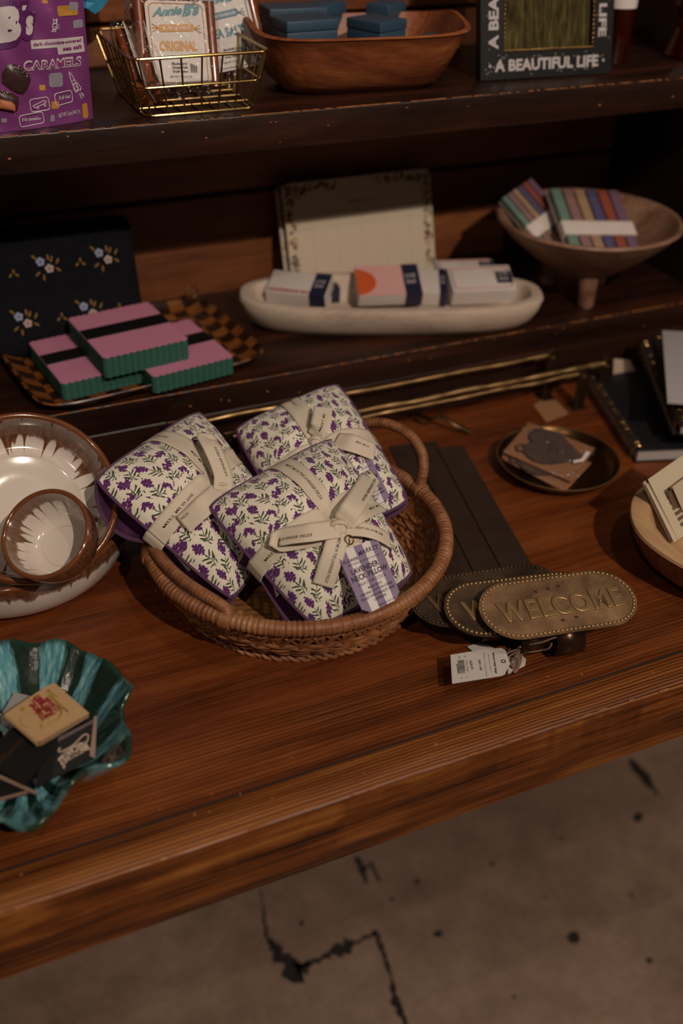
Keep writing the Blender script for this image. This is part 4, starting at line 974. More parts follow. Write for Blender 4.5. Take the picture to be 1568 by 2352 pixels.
# ---- wooden dough bowl with blue boxes
def wood_tray_bowl():
    T = Thing('wooden_bowl', 'reddish brown rectangular wooden bowl holding dark blue boxes on the upper shelf', 'bowl', (.50, 1.08, ZU))
    m = wood('bent_wood', ('4a2010', '7e4222', 'a06232'), 3, 0, .45, .3, 8, seed=9); c = np.array([.488, 1.095]); Rm = rz(math.radians(-7))
    def pt(th, f, w, d, z):
        r = (abs(math.cos(th))**4.2+abs(math.sin(th))**4.2)**(-1/4.2); 
        q = Rm@np.array([r*math.cos(th)*w, r*math.sin(th)*d, 0]); return (c[0]+q[0], c[1]+q[1], z)
    prof = [(.070, .030, .0), (.082, .042, .001), (.093, .055, .010), (.104, .066, .028), (.113, .073, .046), (.119, .078, .058)]
    prof = [(w, d, ZU+z) for w, d, z in prof]
    def cr(th): return .004*abs(math.cos(2*th))
    g = G(); L = prof+[(.1215, .0805, ZU+.0595), (.119, .078, ZU+.0612)]+[(w-.0032, d-.0032, z+.0028) for w, d, z in prof[::-1]]
    def fn(a, b):
        i = int(round(b*(len(L)-1))); w, d, z = L[i]; th = 2*PI*a; up = (z-ZU)/.06; return pt(th, 0, w, d, z+.010*up**2*(abs(math.cos(th))**6*abs(1))-.0)
    g.grid(fn, 96, len(L)-1, cu=True); bot = [fn(k/96, 0) for k in range(96)]; g.add(bot, [tuple(range(96))]); inn = [fn(k/96, 1) for k in range(96)]; g.add(inn, [tuple(range(96))]); T.part('bowl_body', g, m)
wood_tray_bowl()
BLUE = plain('blue_leatherette', '2c465a', .5, var=.12, vs=300, bump=.15, bs=900)
def gift_box(px, py, y, w, h, d, rot, lab, tilt=0):
    """px,py = bottom-left-front corner"""
    o = Py(px, py, y); R = rz(math.radians(rot))
    if tilt: R = R@np.array(Matrix.Rotation(math.radians(tilt), 3, 'Y'))
    c = o+R@np.array([w/2, d/2, h/2]); T = Thing('gift_box', lab, 'box', c-R@np.array([0, 0, h/2]), 'dark blue boxes in the wooden bowl')
    g = G(); g.box(c-R@np.array([0, 0, h*.19]), (w, d, h*.62), R, bev=.0014); T.part('box_base', g, BLUE)
    g = G(); g.box(c+R@np.array([0, 0, h*.31]), (w+.0012, d+.0012, h*.37), R, bev=.0014); T.part('box_lid', g, BLUE)
gift_box(660, 119, 1.072, .060, .029, .045, 4, 'dark blue box at the front left of the wooden bowl')
gift_box(622, 99, 1.130, .066, .034, .045, -3, 'dark blue box at the rear left corner of the wooden bowl')
gift_box(872, 119, 1.072, .044, .029, .05, 24, 'dark blue box front and centre in the wooden bowl')
gift_box(745, 91, 1.150, .040, .036, .03, 30, 'dark blue box behind and between the two front boxes', 0)
gift_box(890, 91, 1.140, .040, .036, .03, 35, 'dark blue box peeking up behind the centre one')
gift_box(1000, 129, 1.078, .036, .016, .035, 12, 'small low dark blue box at the right end of the wooden bowl', -8)
# ---- beaded picture frame
def picture_frame():
    a, b = P(1098, 186, ZU), P(1396, 168, ZU); ex = nrm(b-a); n = nrm(np.cross(ex, nrm(np.array([0, .22, 1.])))); n = n if n[1] < 0 else -n
    pl = Pln(a, n, ex); pl.ey = np.cross(pl.n, pl.ex)
    if pl.ey[2] < 0: pl.ey = -pl.ey
    Wd = np.linalg.norm(b-a); Ht = .215; bw = .030
    T = Thing('picture_frame', 'black beaded picture frame with white words standing on the upper shelf', 'picture frame', (a+b)/2)
    blk = plain('black_beadwork', '050505', .35, spec=.3, var=.3, vs=500, bump=.3, bs=1400); wb = plain('white_beads', 'b8b0ae', .25, var=.15, vs=900, bump=.6, bs=1200)
    f = pl.w; g = G()
    def bar(x0, x1, y0, y1): g.prism([(x0, y0), (x1, y0), (x1, y1), (x0, y1)], -.006, .006, f)
    bar(0, Wd, 0, bw); bar(0, Wd, Ht-bw, Ht); bar(0, bw, bw, Ht-bw); bar(Wd-bw*.9, Wd, bw, Ht-bw); T.part('frame', g, blk, smooth=False)
    g = G(); g.prism([(0.003, 0.003), (Wd-.003, .003), (Wd-.003, Ht-.003), (.003, Ht-.003)], -.010, -.0065, f); T.part('backing', g, M['black_paint'], smooth=False)
    t = NT('grass_photo', .12); v = t.coord('UV'); nz = t.noise(t.mapping(v, sc=(260, 36, 1)), 1, 4, .6); c = t.ramp(nz, [(.3, '221c0e'), (.55, '484024'), (.75, '6e683e')])
    t.color(c); g = G(); g.prism([(bw, bw), (Wd-bw*.9, bw), (Wd-bw*.9, Ht-bw), (bw, Ht-bw)], -.003, -.001, f); T.part('picture', g, t.m, smooth=False, label='glossy olive grass photograph')
    g = G()
    def tx(s, A, B, Cc, **k): put_text(g, s, A, B, Cc, lambda u, v: pl.w(u, v, .0066), bold=.035, **k)
    tx("· A BEAUTIFUL LIFE ·", (.010, .009), (Wd-.010, .009), (.010, .021)); tx("A BEAUTIFUL LIFE", (.0215, bw+.002), (.0215, Ht-bw), (.0095, bw+.002)); tx("A BEAUTIFUL LIFE", (Wd-.0195, Ht-.01), (Wd-.0195, bw+.010), (Wd-.0095, Ht-.01))
    T.part('lettering', g, wb, smooth=False, label='white beaded capital letters')
    gb = plain('gold_beads', 'c0965a', .2, .9); g = G()
    for k in range(34): g.sphere(pl.w(bw+(Wd-1.9*bw)*k/33, bw, .0065), .0015, 8, 5)
    for k in range(34): g.sphere(pl.w(Wd-bw*.9, bw+(Ht-2*bw)*k/33, .0065), .0015, 8, 5)
    for k in range(34): g.sphere(pl.w(bw, bw+(Ht-2*bw)*k/33, .0065), .0012, 8, 5)
    T.part('bead_trim', g, gb)
    g = G()
    for k in range(46): g.sphere(pl.w(random.uniform(.004, Wd-.004), random.uniform(.004, bw-.004), .0062), .0009, 6, 4)
    for k in range(30): g.sphere(pl.w(random.choice((random.uniform(.004, bw-.006), random.uniform(Wd-bw+.004, Wd-.004))), random.uniform(bw, .15), .0062), .0008, 6, 4)
    T.part('glass_beads', g, plain('clear_beads', 'd8d0cc', .08, .5, var=0))
picture_frame()
AMB = NT('amber_glass', .06); AMB.color('5a200c'); AMB.b.inputs['Transmission Weight'].default_value = .85; AMB.b.inputs['IOR'].default_value = 1.45; AMB = AMB.m
def bottle(x, y, r, lab, hexa=False):
    T = Thing('amber_bottle', lab, 'bottle', (x, y, ZU)); o = (x, y, ZU+.0005); g = G()
    nn = 10 if hexa else 40
    prof = [(0, 0), (r*.9, 0), (r, .004), (r*.8, .02), (r*.55, .045), (r*.9, .06), (r*.95, .10), (r*.5, .12), (r*.4, .14)] if hexa else [(0, 0), (r*.92, 0), (r, .004), (r, .102), (r*.8, .116), (r*.4, .128), (r*.4, .13)]
    g.lathe(prof, nn, o); T.part('glass', g, AMB, smooth=not hexa)
    g = G(); g.lathe([(0, .145), (r*.46, .145), (r*.46, .120), (0, .120)], 24, o); T.part('cap', g, plain('black_cap', '141210', .4))
    if not hexa:
        g = G(); g.lathe([(r+.0006, .062), (r+.0006, .1)], 40, o); g.F = [f[::-1] for f in g.F]; T.part('paper_label', g, CARD)
bottle(.850, 1.105, .018, 'amber glass bottle with white paper label beside the beaded frame'); bottle(.955, 1.095, .026, 'faceted amber glass bottle at the far right of the upper shelf', True)
# ================================================================== LOWER SHELF
def floral_pouch():
    T = Thing('zip_pouch', 'black pouch embroidered with small flowers leaning at the back of the lower shelf', 'pouch', (.12, 1.16, ZL))
    x0, x1, y0, zt = -.06, .236, 1.155, .150
    n = nrm((0, -1, .22)); pl = Pln((x0, y0-.004, ZL+.002), n, (1, 0, 0)); pl.ey = np.cross(pl.n, pl.ex); pl.ey = pl.ey if pl.ey[2] > 0 else -pl.ey
    t = NT('black_wool', .95, 0, .15); t.color(t.mix(t.noise(t.coord(), 160, 3), '0b0c0f', '16171c')); t.bump(t.noise(t.coord(), 700, 2), .6, .001)
    w, h = x1-x0, zt; g = G()
    def sf(u, v, sg=1): x, y = 2*u/w-1, 2*v/h-1; return pl.w(u, v, sg*(.013*max(1-abs(x)**5, 0)**.5*max(1-abs(y)**5, 0)**.5))
    poly = rrect(w, h, .014, 6, w/2, h/2)
    def mp(a, b):     # square -> rounded rect
        return a*w, b*h
    def fn(sg):
        def q(a, b):
            u, v = a*w, b*h; r = .016; cx = min(max(u, r), w-r); cy = min(max(v, r), h-r); dx, dy = u-cx, v-cy; m_ = max(abs(dx), abs(dy)); l = math.hypot(dx, dy)
            if l > 0: u, v = cx+dx*m_/l, cy+dy*m_/l
            return sf(u, v, sg)
        return q
    g.grid(fn(1), 60, 40); g.grid(fn(-1), 60, 40, flip=True); T.part('fabric_body', g, t.m)
    g = G(); g.tube([sf(*p, 0) for p in poly], .0018, 8, True); T.part('edge_binding', g, t.m)
    g = G(); g.tube([pl.w(u, h-.003, .001) for u in np.linspace(.01, w-.01, 30)], .0016, 6); T.part('zipper', g, M['rod_brass'])
    blu, pnk, och, ctr = [plain(*a, .8, var=.1) for a in (('thread_blue', '8a94b4'), ('thread_pink', 'b09a94'), ('thread_ochre', '7a5c26'), ('thread_dark', '4a3526'))]
    def flower(px, py, full=1):
        for (dx, dy, m_, r) in (((-17, -12, blu, .0048), (4, 3, pnk, .0048)) if full else ()):
            c = pl.uv(px+dx, py+dy); g = G()
            for k in range(5):
                a = 2*PI*k/5+.4; q = [(c[0]+r*.62*math.cos(a)+r*.48*math.cos(b), c[1]+r*.62*math.sin(a)+r*.48*math.sin(b)) for b in np.linspace(0, 2*PI, 9)[:-1]]
                g.prism(q, 0, .0008, lambda x, y, z: np.array(sf(x, y))+pl.n*z)
            g.prism([(c[0]+r*.3*math.cos(b), c[1]+r*.3*math.sin(b)) for b in np.linspace(0, 2*PI, 8)[:-1]], .0008, .0012, lambda x, y, z: np.array(sf(x, y))+pl.n*z, 1)
            T.part('embroidered_flower', g, [m_, ctr], smooth=False)
        g = G()
        leaves = ((-32, -22, -.8), (-8, 24, 1.5), (-22, 16, .6), (24, 5, -.7), (22, -14, 1.0), (0, -22, 1.6), (8, -18, 1.2)) if full else ((-7, 4, .8), (0, -6, 1.6), (8, 2, -.6))
        for dx, dy, a in leaves:
            c = pl.uv(px+dx, py+dy); L, wd = (.0042, .0013) if full else (.0028, .0013); ca, sa = math.cos(a), math.sin(a)
            g.prism([(c[0]+x*L*ca-y*wd*sa, c[1]+x*L*sa+y*wd*ca) for x, y in ((-1, 0), (-.3, -1), (.6, -.8), (1, 0), (.6, .8), (-.3, 1))], 0, .0007, lambda x, y, z: np.array(sf(x, y))+pl.n*z)
        T.part('embroidered_leaves', g, och, smooth=False)
    for p in ((106, 610), (240, 590), (57, 735), (205, 712)): flower(*p)
    for p in ((28, 626), (180, 600), (138, 725), (270, 703), (-40, 640)): flower(*p, 0)
floral_pouch()
def checker_tray():
    T = Thing('checkered_tray', 'wooden tray with checkered brown inlay under the pink napkins', 'tray', (.205, 1.10, ZL))
    c = np.array([.208, 1.108]); R = rz(math.radians(8)); w, d = .140, .104
    t = NT('checker_inlay', .35); v = t.mapping(t.coord(), sc=(1/.019, 1/.019, 1)); ck = t.n('ShaderNodeTexChecker'); t.lk(t.mapping(v, rot=(0, 0, -.14)), ck.inputs[0]); ck.inputs['Scale'].default_value = 1
    g_ = t.noise(t.mapping(t.coord(), sc=(30, 160, 30)), 1, 4); t.color(t.mix(ck.outputs['Fac'], t.ramp(g_, [(.3, '5c3216'), (.7, '8e5626')]), t.ramp(g_, [(.3, '20110a'), (.7, '34200f')])))
    # plan outline : nearly rectangular with bowed sides
    def q(th, f, z):
        r = (abs(math.cos(th))**7+abs(math.sin(th))**7)**(-1/7); p = R@np.array([r*math.cos(th)*w*f, r*math.sin(th)*(d-(1-f)*w*.4)*(f**.3), 0]); return (c[0]+p[0], c[1]+p[1], z)
    L = [(.0, .0016), (.60, .0016), (.84, .0018), (.94, .007), (1.0, .0145), (1.008, .0150), (.998, .0165), (.95, .0118), (.86, .0052), (.6, .0046), (0.001, .0046)]
    g = G(); g.grid(lambda a, b: q(2*PI*a, max(L[int(round(b*10))][0], .001), ZL+L[int(round(b*10))][1]-.0011), 96, 10, cu=True); T.part('tray_body', g, t.m)
    g = G(); hc = np.array(P(440, 672, ZL+.02)); g.tube([hc+np.array([.0085*math.cos(a), .002*math.cos(a), .0085*math.sin(a)]) for a in np.linspace(0, 2*PI, 24, endpoint=False)], .0012, 8, True); T.part('ring_handle', g, M['rod_brass'])
checker_tray()
def napkins(label, FL, rot, z0, nz, n=12):
    o = P(*FL, z0); R = rz(math.radians(rot)); W_, D_ = .098, .118
    T = Thing('napkin_pack', label, 'napkins', o+R@np.array([W_/2, D_/2, 0]), 'packs of pink napkins on the checkered tray')
    pink = plain('napkin_pink', 'bd7a94', .8, var=.04, vs=200); grn = plain('napkin_green_edge', '2a5a4c', .8, var=.35, vs=700); bandm = plain('black_paper_band', '100f10', .45, var=.1)
    def outline():
        pts = []; per = .0074; am = .0021
        for (a, b, nx, ny) in (((0, 0), (W_, 0), 0, -1), ((W_, 0), (W_, D_), 1, 0), ((W_, D_), (0, D_), 0, 1), ((0, D_), (0, 0), -1, 0)):
            L = math.dist(a, b); k = int(round(L/per)); m_ = k*6
            for i in range(m_): f = i/m_; s_ = am*abs(math.sin(PI*k*f)); pts.append((a[0]+(b[0]-a[0])*f+nx*s_, a[1]+(b[1]-a[1])*f+ny*s_))
        return pts
    ol = outline(); N = len(ol); g = G(); H = nz
    def sag(x, y): return 0
    rows = [(0, 0)]+[(H*(i+1)/8, 0) for i in range(8)]
    V = []; 
    for z, _ in rows:
        for i, (x, y) in enumerate(ol): V.append(o+R@np.array([x+.0003*math.sin(z*4000+i), y, z]))
    F = [(r*N+i, r*N+(i+1) % N, (r+1)*N+(i+1) % N, (r+1)*N+i) for r in range(len(rows)-1) for i in range(N)]; g.add(V, F, 0)
    g.add([o+R@np.array([x, y, 0]) for x, y in ol], [tuple(range(N))[::-1]], 0); T.part('napkin_edges', g, grn, label='ruffled dark green scalloped edges')
    g = G(); g.add([o+R@np.array([x, y, H+.0001]) for x, y in ol]+[o+R@np.array([x, y, H+.0012]) for x, y in ol], [tuple(range(N, 2*N))]+[(i, (i+1) % N, N+(i+1) % N, N+i) for i in range(N)]); T.part('top_napkin', g, pink, smooth=False, label='pink scalloped top sheet')
    g = G(); ya, yb = D_*.43, D_*.66; c = (ya+yb)/2
    g.box(o+R@np.array([W_/2, c, H/2+.0008]), (W_+.0030, yb-ya, H+.0022), R, bev=.0006); T.part('paper_band', g, bandm, label='black paper wrapping band')
napkins('pink napkin pack with black band, lying lower left on the checkered tray', (150, 920), 8, ZL+.0052, .0205)
napkins('pink napkin pack with black band, lying lower right on the checkered tray', (357, 903), 9, ZL+.0054, .0205)
napkins('pink napkin pack with black band, stacked on top of the other two', (246, 868), 8, ZL+.0272, .024)
def planner(lab, TL, TR, BR_, BL, yt, back=False):
    T = Thing('weekly_planner', lab, 'planner pad', P(*BL, ZL+.01), 'floral planner pads leaning on the back wall')
    zt = Py(*TL, yt)[2]; a = Py(*TL, yt); b = Py(*TR, yt); b[2] = a[2]
    up = nrm(np.array([0, .30, 1.])); n = nrm(np.cross(nrm(b-a), up)); n = n if n[1] < 0 else -n
    pl = Pln(a, n, nrm(b-a)); pl.ey = np.cross(pl.n, pl.ex); pl.ey = pl.ey if pl.ey[2] > 0 else -pl.ey
    w = np.linalg.norm(b-a); h = (a[2]-ZL-.001)/pl.ey[2]; g = G(); g.prism(rrect(w, h, .009, 5, w/2, -h/2), -.0018, .0012, pl.w); T.part('pad', g, plain('planner_paper', 'c4b49c', .7, var=.02), smooth=False)
    cols = [plain(*c_, .7, var=.05) for c_ in (('floral_red', '7a2a20'), ('floral_navy', '2c3040'), ('floral_ochre', 'a07a30'), ('floral_sage', '5c6450'))]
    g = G(); rr = np.random.RandomState(4 if back else 8)
    def motif(x, y, s_, mi):
        k = rr.randint(4, 7); ro = rr.uniform(0, 6)
        g.add([pl.w(x+s_*math.cos(ro+2*PI*i/(2*k))*(1 if i % 2 else .45), y+s_*math.sin(ro+2*PI*i/(2*k))*(1 if i % 2 else .45), .0014) for i in range(2*k)], [tuple(range(2*k))], mi)
    for k in range(330):
        e = rr.rand()
        if e < .40: x, y = rr.uniform(.004, w-.004), -rr.uniform(.003, .013)
        elif e < .62: x, y = rr.uniform(.003, .013), -rr.uniform(.003, h-.02)
        elif e < .84: x, y = w-rr.uniform(.003, .013), -rr.uniform(.003, h-.02)
        else: x = rr.choice((rr.uniform(.004, .034), w-rr.uniform(.004, .034))); y = -rr.uniform(.004, .034)
        cxx = min(abs(x), abs(w-x)); cyy = -y
        if cxx > .014 and cyy > .014 and (cxx+cyy) > .042: continue
        if .35*w < x < .62*w and cyy < .02: continue
        motif(x, y, rr.uniform(.0018, .0036), rr.randint(0, 4))
    T.part('floral_border', g, cols, smooth=False, label='tiny red, navy and ochre flowers printed round the edge')
    g = G(); put_text(g, "WEEKLY LIST", (w*.42, -.033), (w*.60, -.033), (w*.42, -.029), lambda u, v: pl.w(u, v, .0015))
    T.part('heading', g, plain('planner_ink', '6a6258', .7), smooth=False)
    g = G(); ln = plain('planner_rule', 'a49a88', .7)
    for k in range(1, 6): x = w*k/6; g.add([pl.w(x+dx, y, .0014) for dx, y in ((-.0002, -h*.9), (.0002, -h*.9), (.0002, -.045), (-.0002, -.045))], [(0, 1, 2, 3)])
    g.add([pl.w(x, y, .0014) for x, y in ((w*.1, -.0452), (w*.9, -.0452), (w*.9, -.0448), (w*.1, -.0448))], [(0, 1, 2, 3)]); T.part('ruled_lines', g, ln, smooth=False)
planner('cream planner pad with floral border leaning behind, mostly hidden', (630, 428), (972, 386), (985, 600), (655, 625), 1.252, True)
planner('cream planner pad with floral border in front of its twin', (645, 424), (985, 384), (1000, 612), (668, 625), 1.240)
def oval_bowl():
    T = Thing('oval_bowl', 'long whitewashed oval wooden bowl holding small boxes on the lower shelf', 'bowl', (.548, 1.088, ZL))
    m = wood('whitewashed_wood', ('a08c7c', 'bca896', 'cbb9a6'), 2, 0, .65, .25, 7, rings=False, seed=2); c = np.array([.5485, 1.0915]); R = rz(math.radians(-20.5)); w, d = .197, .068
    def q(th, off, z):
        p = 2.7; r = (abs(math.cos(th))**p+abs(math.sin(th))**p)**(-1/p); v = R@np.array([r*math.cos(th)*(w-off*1.25), r*math.sin(th)*(d-off), 0]); return (c[0]+v[0], c[1]+v[1], ZL+z)
    L = [(.067, .0), (.026, .0), (.018, .002), (.009, .011), (.003, .024), (0, .037), (.0015, .041), (.005, .0425), (.012, .042), (.0145, .039), (.019, .027), (.026, .015), (.036, .0105), (.067, .010)]
    g = G(); nL = len(L)-1; g.grid(lambda a, b: q(2*PI*a, L[int(round(b*nL))][0], L[int(round(b*nL))][1]), 120, nL, cu=True); T.part('bowl_body', g, m)
oval_bowl()
NAVY = plain('navy_paper', '1c2038', .5, var=.05); WBX = plain('white_box', 'c6bcb4', .55, var=.03); REDP = plain('red_print', 'a03226', .55, var=.03); PNKP = plain('pink_paper', 'cc9a96', .55, var=.03); ORG = plain('orange_print', 'c05224', .55, var=.03)
def soap_box(px, py, z, w, h, d, rot, lab, top='white', pitch=0, kind=0):
    o = P(px, py, z); R = rz(math.radians(rot))@np.array(Matrix.Rotation(math.radians(pitch), 3, 'X')); T = Thing('card_box', lab, 'box', o, 'small paper boxes in the oval bowl')
    f = lambda x, y, zz: o+R@np.array([x, y, zz]); g = G(); g.box(f(w/2, d/2, h/2), (w, d, h), R, bev=.0008); T.part('box_body', g, WBX)
    if kind == 1:
        g = G(); g.box(f(w/2, d/2, h+.0005), (w, d, .0008), R); T.part('pink_cover', g, PNKP)
        g = G(); q = [(x, y) for x, y in [(.0, 0)]+[(w*.30*math.cos(a), d*.45+d*.42*math.sin(a)) for a in np.linspace(-PI/2, PI/2, 16)]+[(0, d)]]; g.prism(q, h+.001, h+.0016, f); T.part('orange_disc', g, ORG, smooth=False)
    if kind == 0:
        g = G(); put_text(g, "ROSEMARY LAVENDER" if False else "HANDMADE SOAP", (.003, .002), (w*.80, .002), (.003, .008), lambda u, v: f(u, v, h+.0006), bold=.04); T.part('red_lettering', g, REDP, smooth=False)
    if kind == 2:
        g = G(); g.tube([f(x+w/2, y+d/2, h+.0004) for x, y in rrect(w*.9, d*.8, .003, 4)], .0006, 4, True); T.part('red_border', g, REDP)
    g = G(); g.box(f(w*.86, d*.5, h/2+.0003), (w*.26, d+.0012, h+.0014) if kind != 2 else (w*.25, d*.45, h+.0014), R); s_ = T.part('navy_sleeve', g, NAVY)
    g = G(); put_text(g, "LIVE", (w*.77, d*.55), (w*.93, d*.55), (w*.77, d*.68), lambda u, v: f(u, v, h+.0017)); put_text(g, "BAR", (w*.78, d*.35), (w*.92, d*.35), (w*.78, d*.48), lambda u, v: f(u, v, h+.0017)); T.part('sleeve_lettering', g, WBX, s_, smooth=False)
soap_box(612, 696, ZL+.020, .080, .020, .045, -36, 'white box with red lettering at the left end of the oval bowl', kind=0, pitch=16)
soap_box(705, 700, ZL+.012, .045, .020, .04, -10, 'white box with navy sleeve half hidden behind the red lettered one', kind=3)
soap_box(822, 704, ZL+.018, .085, .018, .055, -16, 'pink box with orange disc in the middle of the oval bowl', kind=1, pitch=22)
soap_box(962, 702, ZL+.012, .036, .022, .05, -24, 'white box with navy sleeve standing right of the pink one', kind=3, pitch=15)
soap_box(1035, 702, ZL+.014, .085, .024, .05, -16, 'white box with red border line at the right end of the oval bowl', kind=2, pitch=18)
soap_box(1005, 650, ZL+.024, .08, .018, .03, -16, 'white box lying behind the red bordered one', kind=2, pitch=8)
def footed_bowl():
    c = np.array([.835, 1.082]); T = Thing('footed_bowl', 'wide wooden bowl on peg feet holding striped pastel packs on the lower shelf', 'bowl', (c[0], c[1], ZL))
    m = wood('turned_wood', ('5c3a28', '84604a', 'a07c62'), 3, 0, .55, .3, 6, seed=6)
    zb = ZL+.034; g = G()
    prof = [(0, zb), (.034, zb), (.046, zb+.004), (.076, zb+.026), (.104, zb+.050), (.121, zb+.068), (.124, zb+.072), (.122, zb+.075), (.117, zb+.0745), (.113, zb+.070), (.095, zb+.048), (.066, zb+.024), (.036, zb+.011), (0, zb+.009)]
    g.lathe(prof, 80, (c[0], c[1], 0)); g.F = [f[::-1] for f in g.F]; T.part('bowl_body', g, m)
    for a in (-112, 22, 118):
        a = math.radians(a); g = G(); p = np.array([c[0]+.048*math.cos(a), c[1]+.048*math.sin(a), ZL]); g.tube([p+[0, 0, .0003], p+[0, 0, .003], p+[-.006*math.cos(a), -.006*math.sin(a), .040]], [.0095, .0115, .0135], 16); T.part('peg_foot', g, m)
footed_bowl()
def stick_pack(lab, TL, BL, TR, y0, y1, side=False):
    a = Py(*BL, y0); b = Py(*TL, y1); up = nrm(b-a); r = Py(*TR, y1)-b; ex = nrm(r-up*np.dot(r, up)); n = np.cross(ex, up); n = n if n[1] < 0 else -n
    L = np.linalg.norm(b-a); w = np.linalg.norm(r); T = Thing('pastel_stick_pack', lab, 'pack', a, 'packs of pastel sticks in the footed bowl')
    cs = ['60786c', '80605e', '94785c', '4a4464', '84402e', '644c5e']; R = np.array([ex, -n, up]).T
    for i, c_ in enumerate(cs):
        g = G(); g.box(a+ex*w*(i+.5)/6+up*L/2-n*.005, (w/6*.80, .010, L), R, bev=.001); T.part('stick', g, plain('stick_'+str(i), c_, .6, var=.05))
    g = G(); g.box(a+ex*w*.5+up*L*.42-n*.005, (w*1.03, .0125, L*.20), R, bev=.0008); T.part('paper_sleeve', g, plain('floral_sleeve', 'c8bcb4', .6, var=.12, vs=90), label='white sleeve with faint flowers')
    g = G(); g.box(a+ex*w*.5+up*L*.5-n*.0115, (w, .002, L), R); T.part('backing_card', g, plain('grey_card', '8a7c74', .6))
stick_pack('pack of six pastel sticks with white sleeve lying to the right in the footed bowl', (1262, 432), (1318, 590), (1418, 430), 1.035, 1.125)
stick_pack('pack of pastel sticks turned edge on at the left of the footed bowl', (1152, 455), (1268, 590), (1240, 436), 1.075, 1.15)
# ================================================================== BRASS RAILS BEHIND THE BASKET
DBR = plain('dark_bronze', '4a3822', .4, .85, var=.25)
def rail(lab, pa, pb, y, r, seed, wob=.0006, twist=True):
    a, b = Py(*pa, y), Py(*pb, y); z = (a[2]+b[2])/2; a[2] = b[2] = z
    T = Thing('towel_rail', lab, 'towel rail', ((a+b)/2*np.array([1, 1, 0])), 'hammered brass rails lying behind the basket')
    N = 160; rr = np.random.RandomState(seed); ph = rr.uniform(0, 6, 4)
    pts = []; rad = []
    for i in range(N+1):
        f = i/N; p = a*(1-f)+b*f; p = p+np.array([0, wob*math.sin(f*31+ph[0]), wob*math.sin(f*23+ph[1])]); pts.append(p); rad.append(r*(1+.14*math.sin(f*60+ph[2])+.08*math.sin(f*113)))
    g = G(); g.tube(pts, rad, 10); T.part('rod', g, M['rod_brass'])
    for f in (.04, .965):
        c = a*(1-f)+b*f; g = G(); g.tube([c-[.009, 0, 0], c-[.0085, 0, 0], c+[.0085, 0, 0], c+[.009, 0, 0]], [r*.8, r*1.45, r*1.45, r*.8], 14); T.part('ferrule', g, M['rod_brass'])
    for f in (.0, 1.0):
        c = a*(1-f)+b*f+np.array([.004 if f else -.004, 0, 0]); g = G(); g.box((c[0], c[1], (z+.006)/2), (.016, .0035, z+.010), bev=.0015); br = T.part('bracket', g, DBR)
        g = G(); g.tube([(c[0], c[1]-.002, z-.004), (c[0], c[1]-.0032, z-.004)], [.0028, .0022], 12); T.part('screw', g, M['rod_brass'], br)
        g = G(); g.box((c[0], c[1]+.003, .0012), (.02, .022, .0022), bev=.0008); T.part('base_plate', g, DBR)
rail('hammered brass rail nearest the shelf unit, highest of the three', (405, 972), (1262, 822), .978, .0026, 1)
rail('thick hammered brass rail in the middle, ending beside the white paper tag', (535, 1005), (1388, 833), .960, .0034, 2)
rail('thin hammered brass rail nearest the viewer behind the loop handle', (560, 1016), (1335, 856), .940, .0024, 3)
g = G(); o = P(1012, 962, .006)
g.tube(smooth_path([P(948, 948, .010), P(985, 962, .016), P(1015, 958, .020), P(1045, 975, .014), P(1078, 990, .005)], 20), [.004]*21, 8, flat=.6)
g.tube(smooth_path([P(1015, 958, .022), P(1012, 935, .034), P(1006, 915, .046), P(1016, 903, .05), P(1024, 912, .045)], 20), .0016, 8)
single('hanging_hook', g, DBR, 'small dark bronze hook hanging on the thin brass rail', 'hook', o)
def tag_flat(name, pts, z, mat, lab, th=.0006, nrm_=(0, 0, 1), grp=None):
    pl = Pln(P(*pts[0], z), nrm_); g = G(); q = [tuple(pl.uv(*p)) for p in pts]
    ar = sum(q[i][0]*q[(i+1) % len(q)][1]-q[(i+1) % len(q)][0]*q[i][1] for i in range(len(q)))
    if ar < 0: q = q[::-1]
    g.prism(q, 0, th, pl.w); c = np.mean([pl.w(*k) for k in q], 0); return single(name, g, mat, lab, 'tag', c, smooth=False), pl
KR = plain('kraft_card', '8a6240', .8, var=.1)
tag_flat('price_tag', [(1224, 931), (1263, 904), (1270, 912), (1306, 951), (1254, 971)], .0008, KR, 'blank brown kraft tag lying on the table below the brass rails')
tag_flat('price_tag', [(1409, 824), (1446, 828), (1458, 850), (1441, 884), (1407, 876)], .030, plain('cream_tag', 'a8917c', .8, var=.08), 'blank cream paper tag at the right end of the brass rails', nrm_=(0, -.5, .8))
# ================================================================== WREATH HANGERS
def antique(name, a, b, c, bump=True):
    t = NT(name, .46, .6); n = t.noise(t.coord(), 22, 4, .6); t.color(t.ramp(n, [(.3, a), (.5, b), (.75, c)]))
    w = t.n('ShaderNodeTexWave', bands_direction='X'); t.lk(t.coord('UV'), w.inputs[0]); w.inputs['Scale'].default_value = 420; w.inputs['Distortion'].default_value = 1.5
    w2 = t.n('ShaderNodeTexWave', bands_direction='Y'); t.lk(t.coord('UV'), w2.inputs[0]); w2.inputs['Scale'].default_value = 420
    t.bump(t.math('ADD', t.math('MULTIPLY', t.math('ADD', w.outputs['Fac'], w2.outputs['Fac']), .3), t.noise(t.coord(), 60, 3)), .45, .0012); return t.m
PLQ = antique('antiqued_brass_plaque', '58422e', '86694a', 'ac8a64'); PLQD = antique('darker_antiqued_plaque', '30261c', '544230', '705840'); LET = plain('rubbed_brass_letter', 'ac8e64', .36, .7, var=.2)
BARM = plain('blackened_steel', '3a2c22', .55, .35, var=.3, vs=40); CURL = plain('bronze_band', '4a3526', .3, .8, var=.3, vs=60)
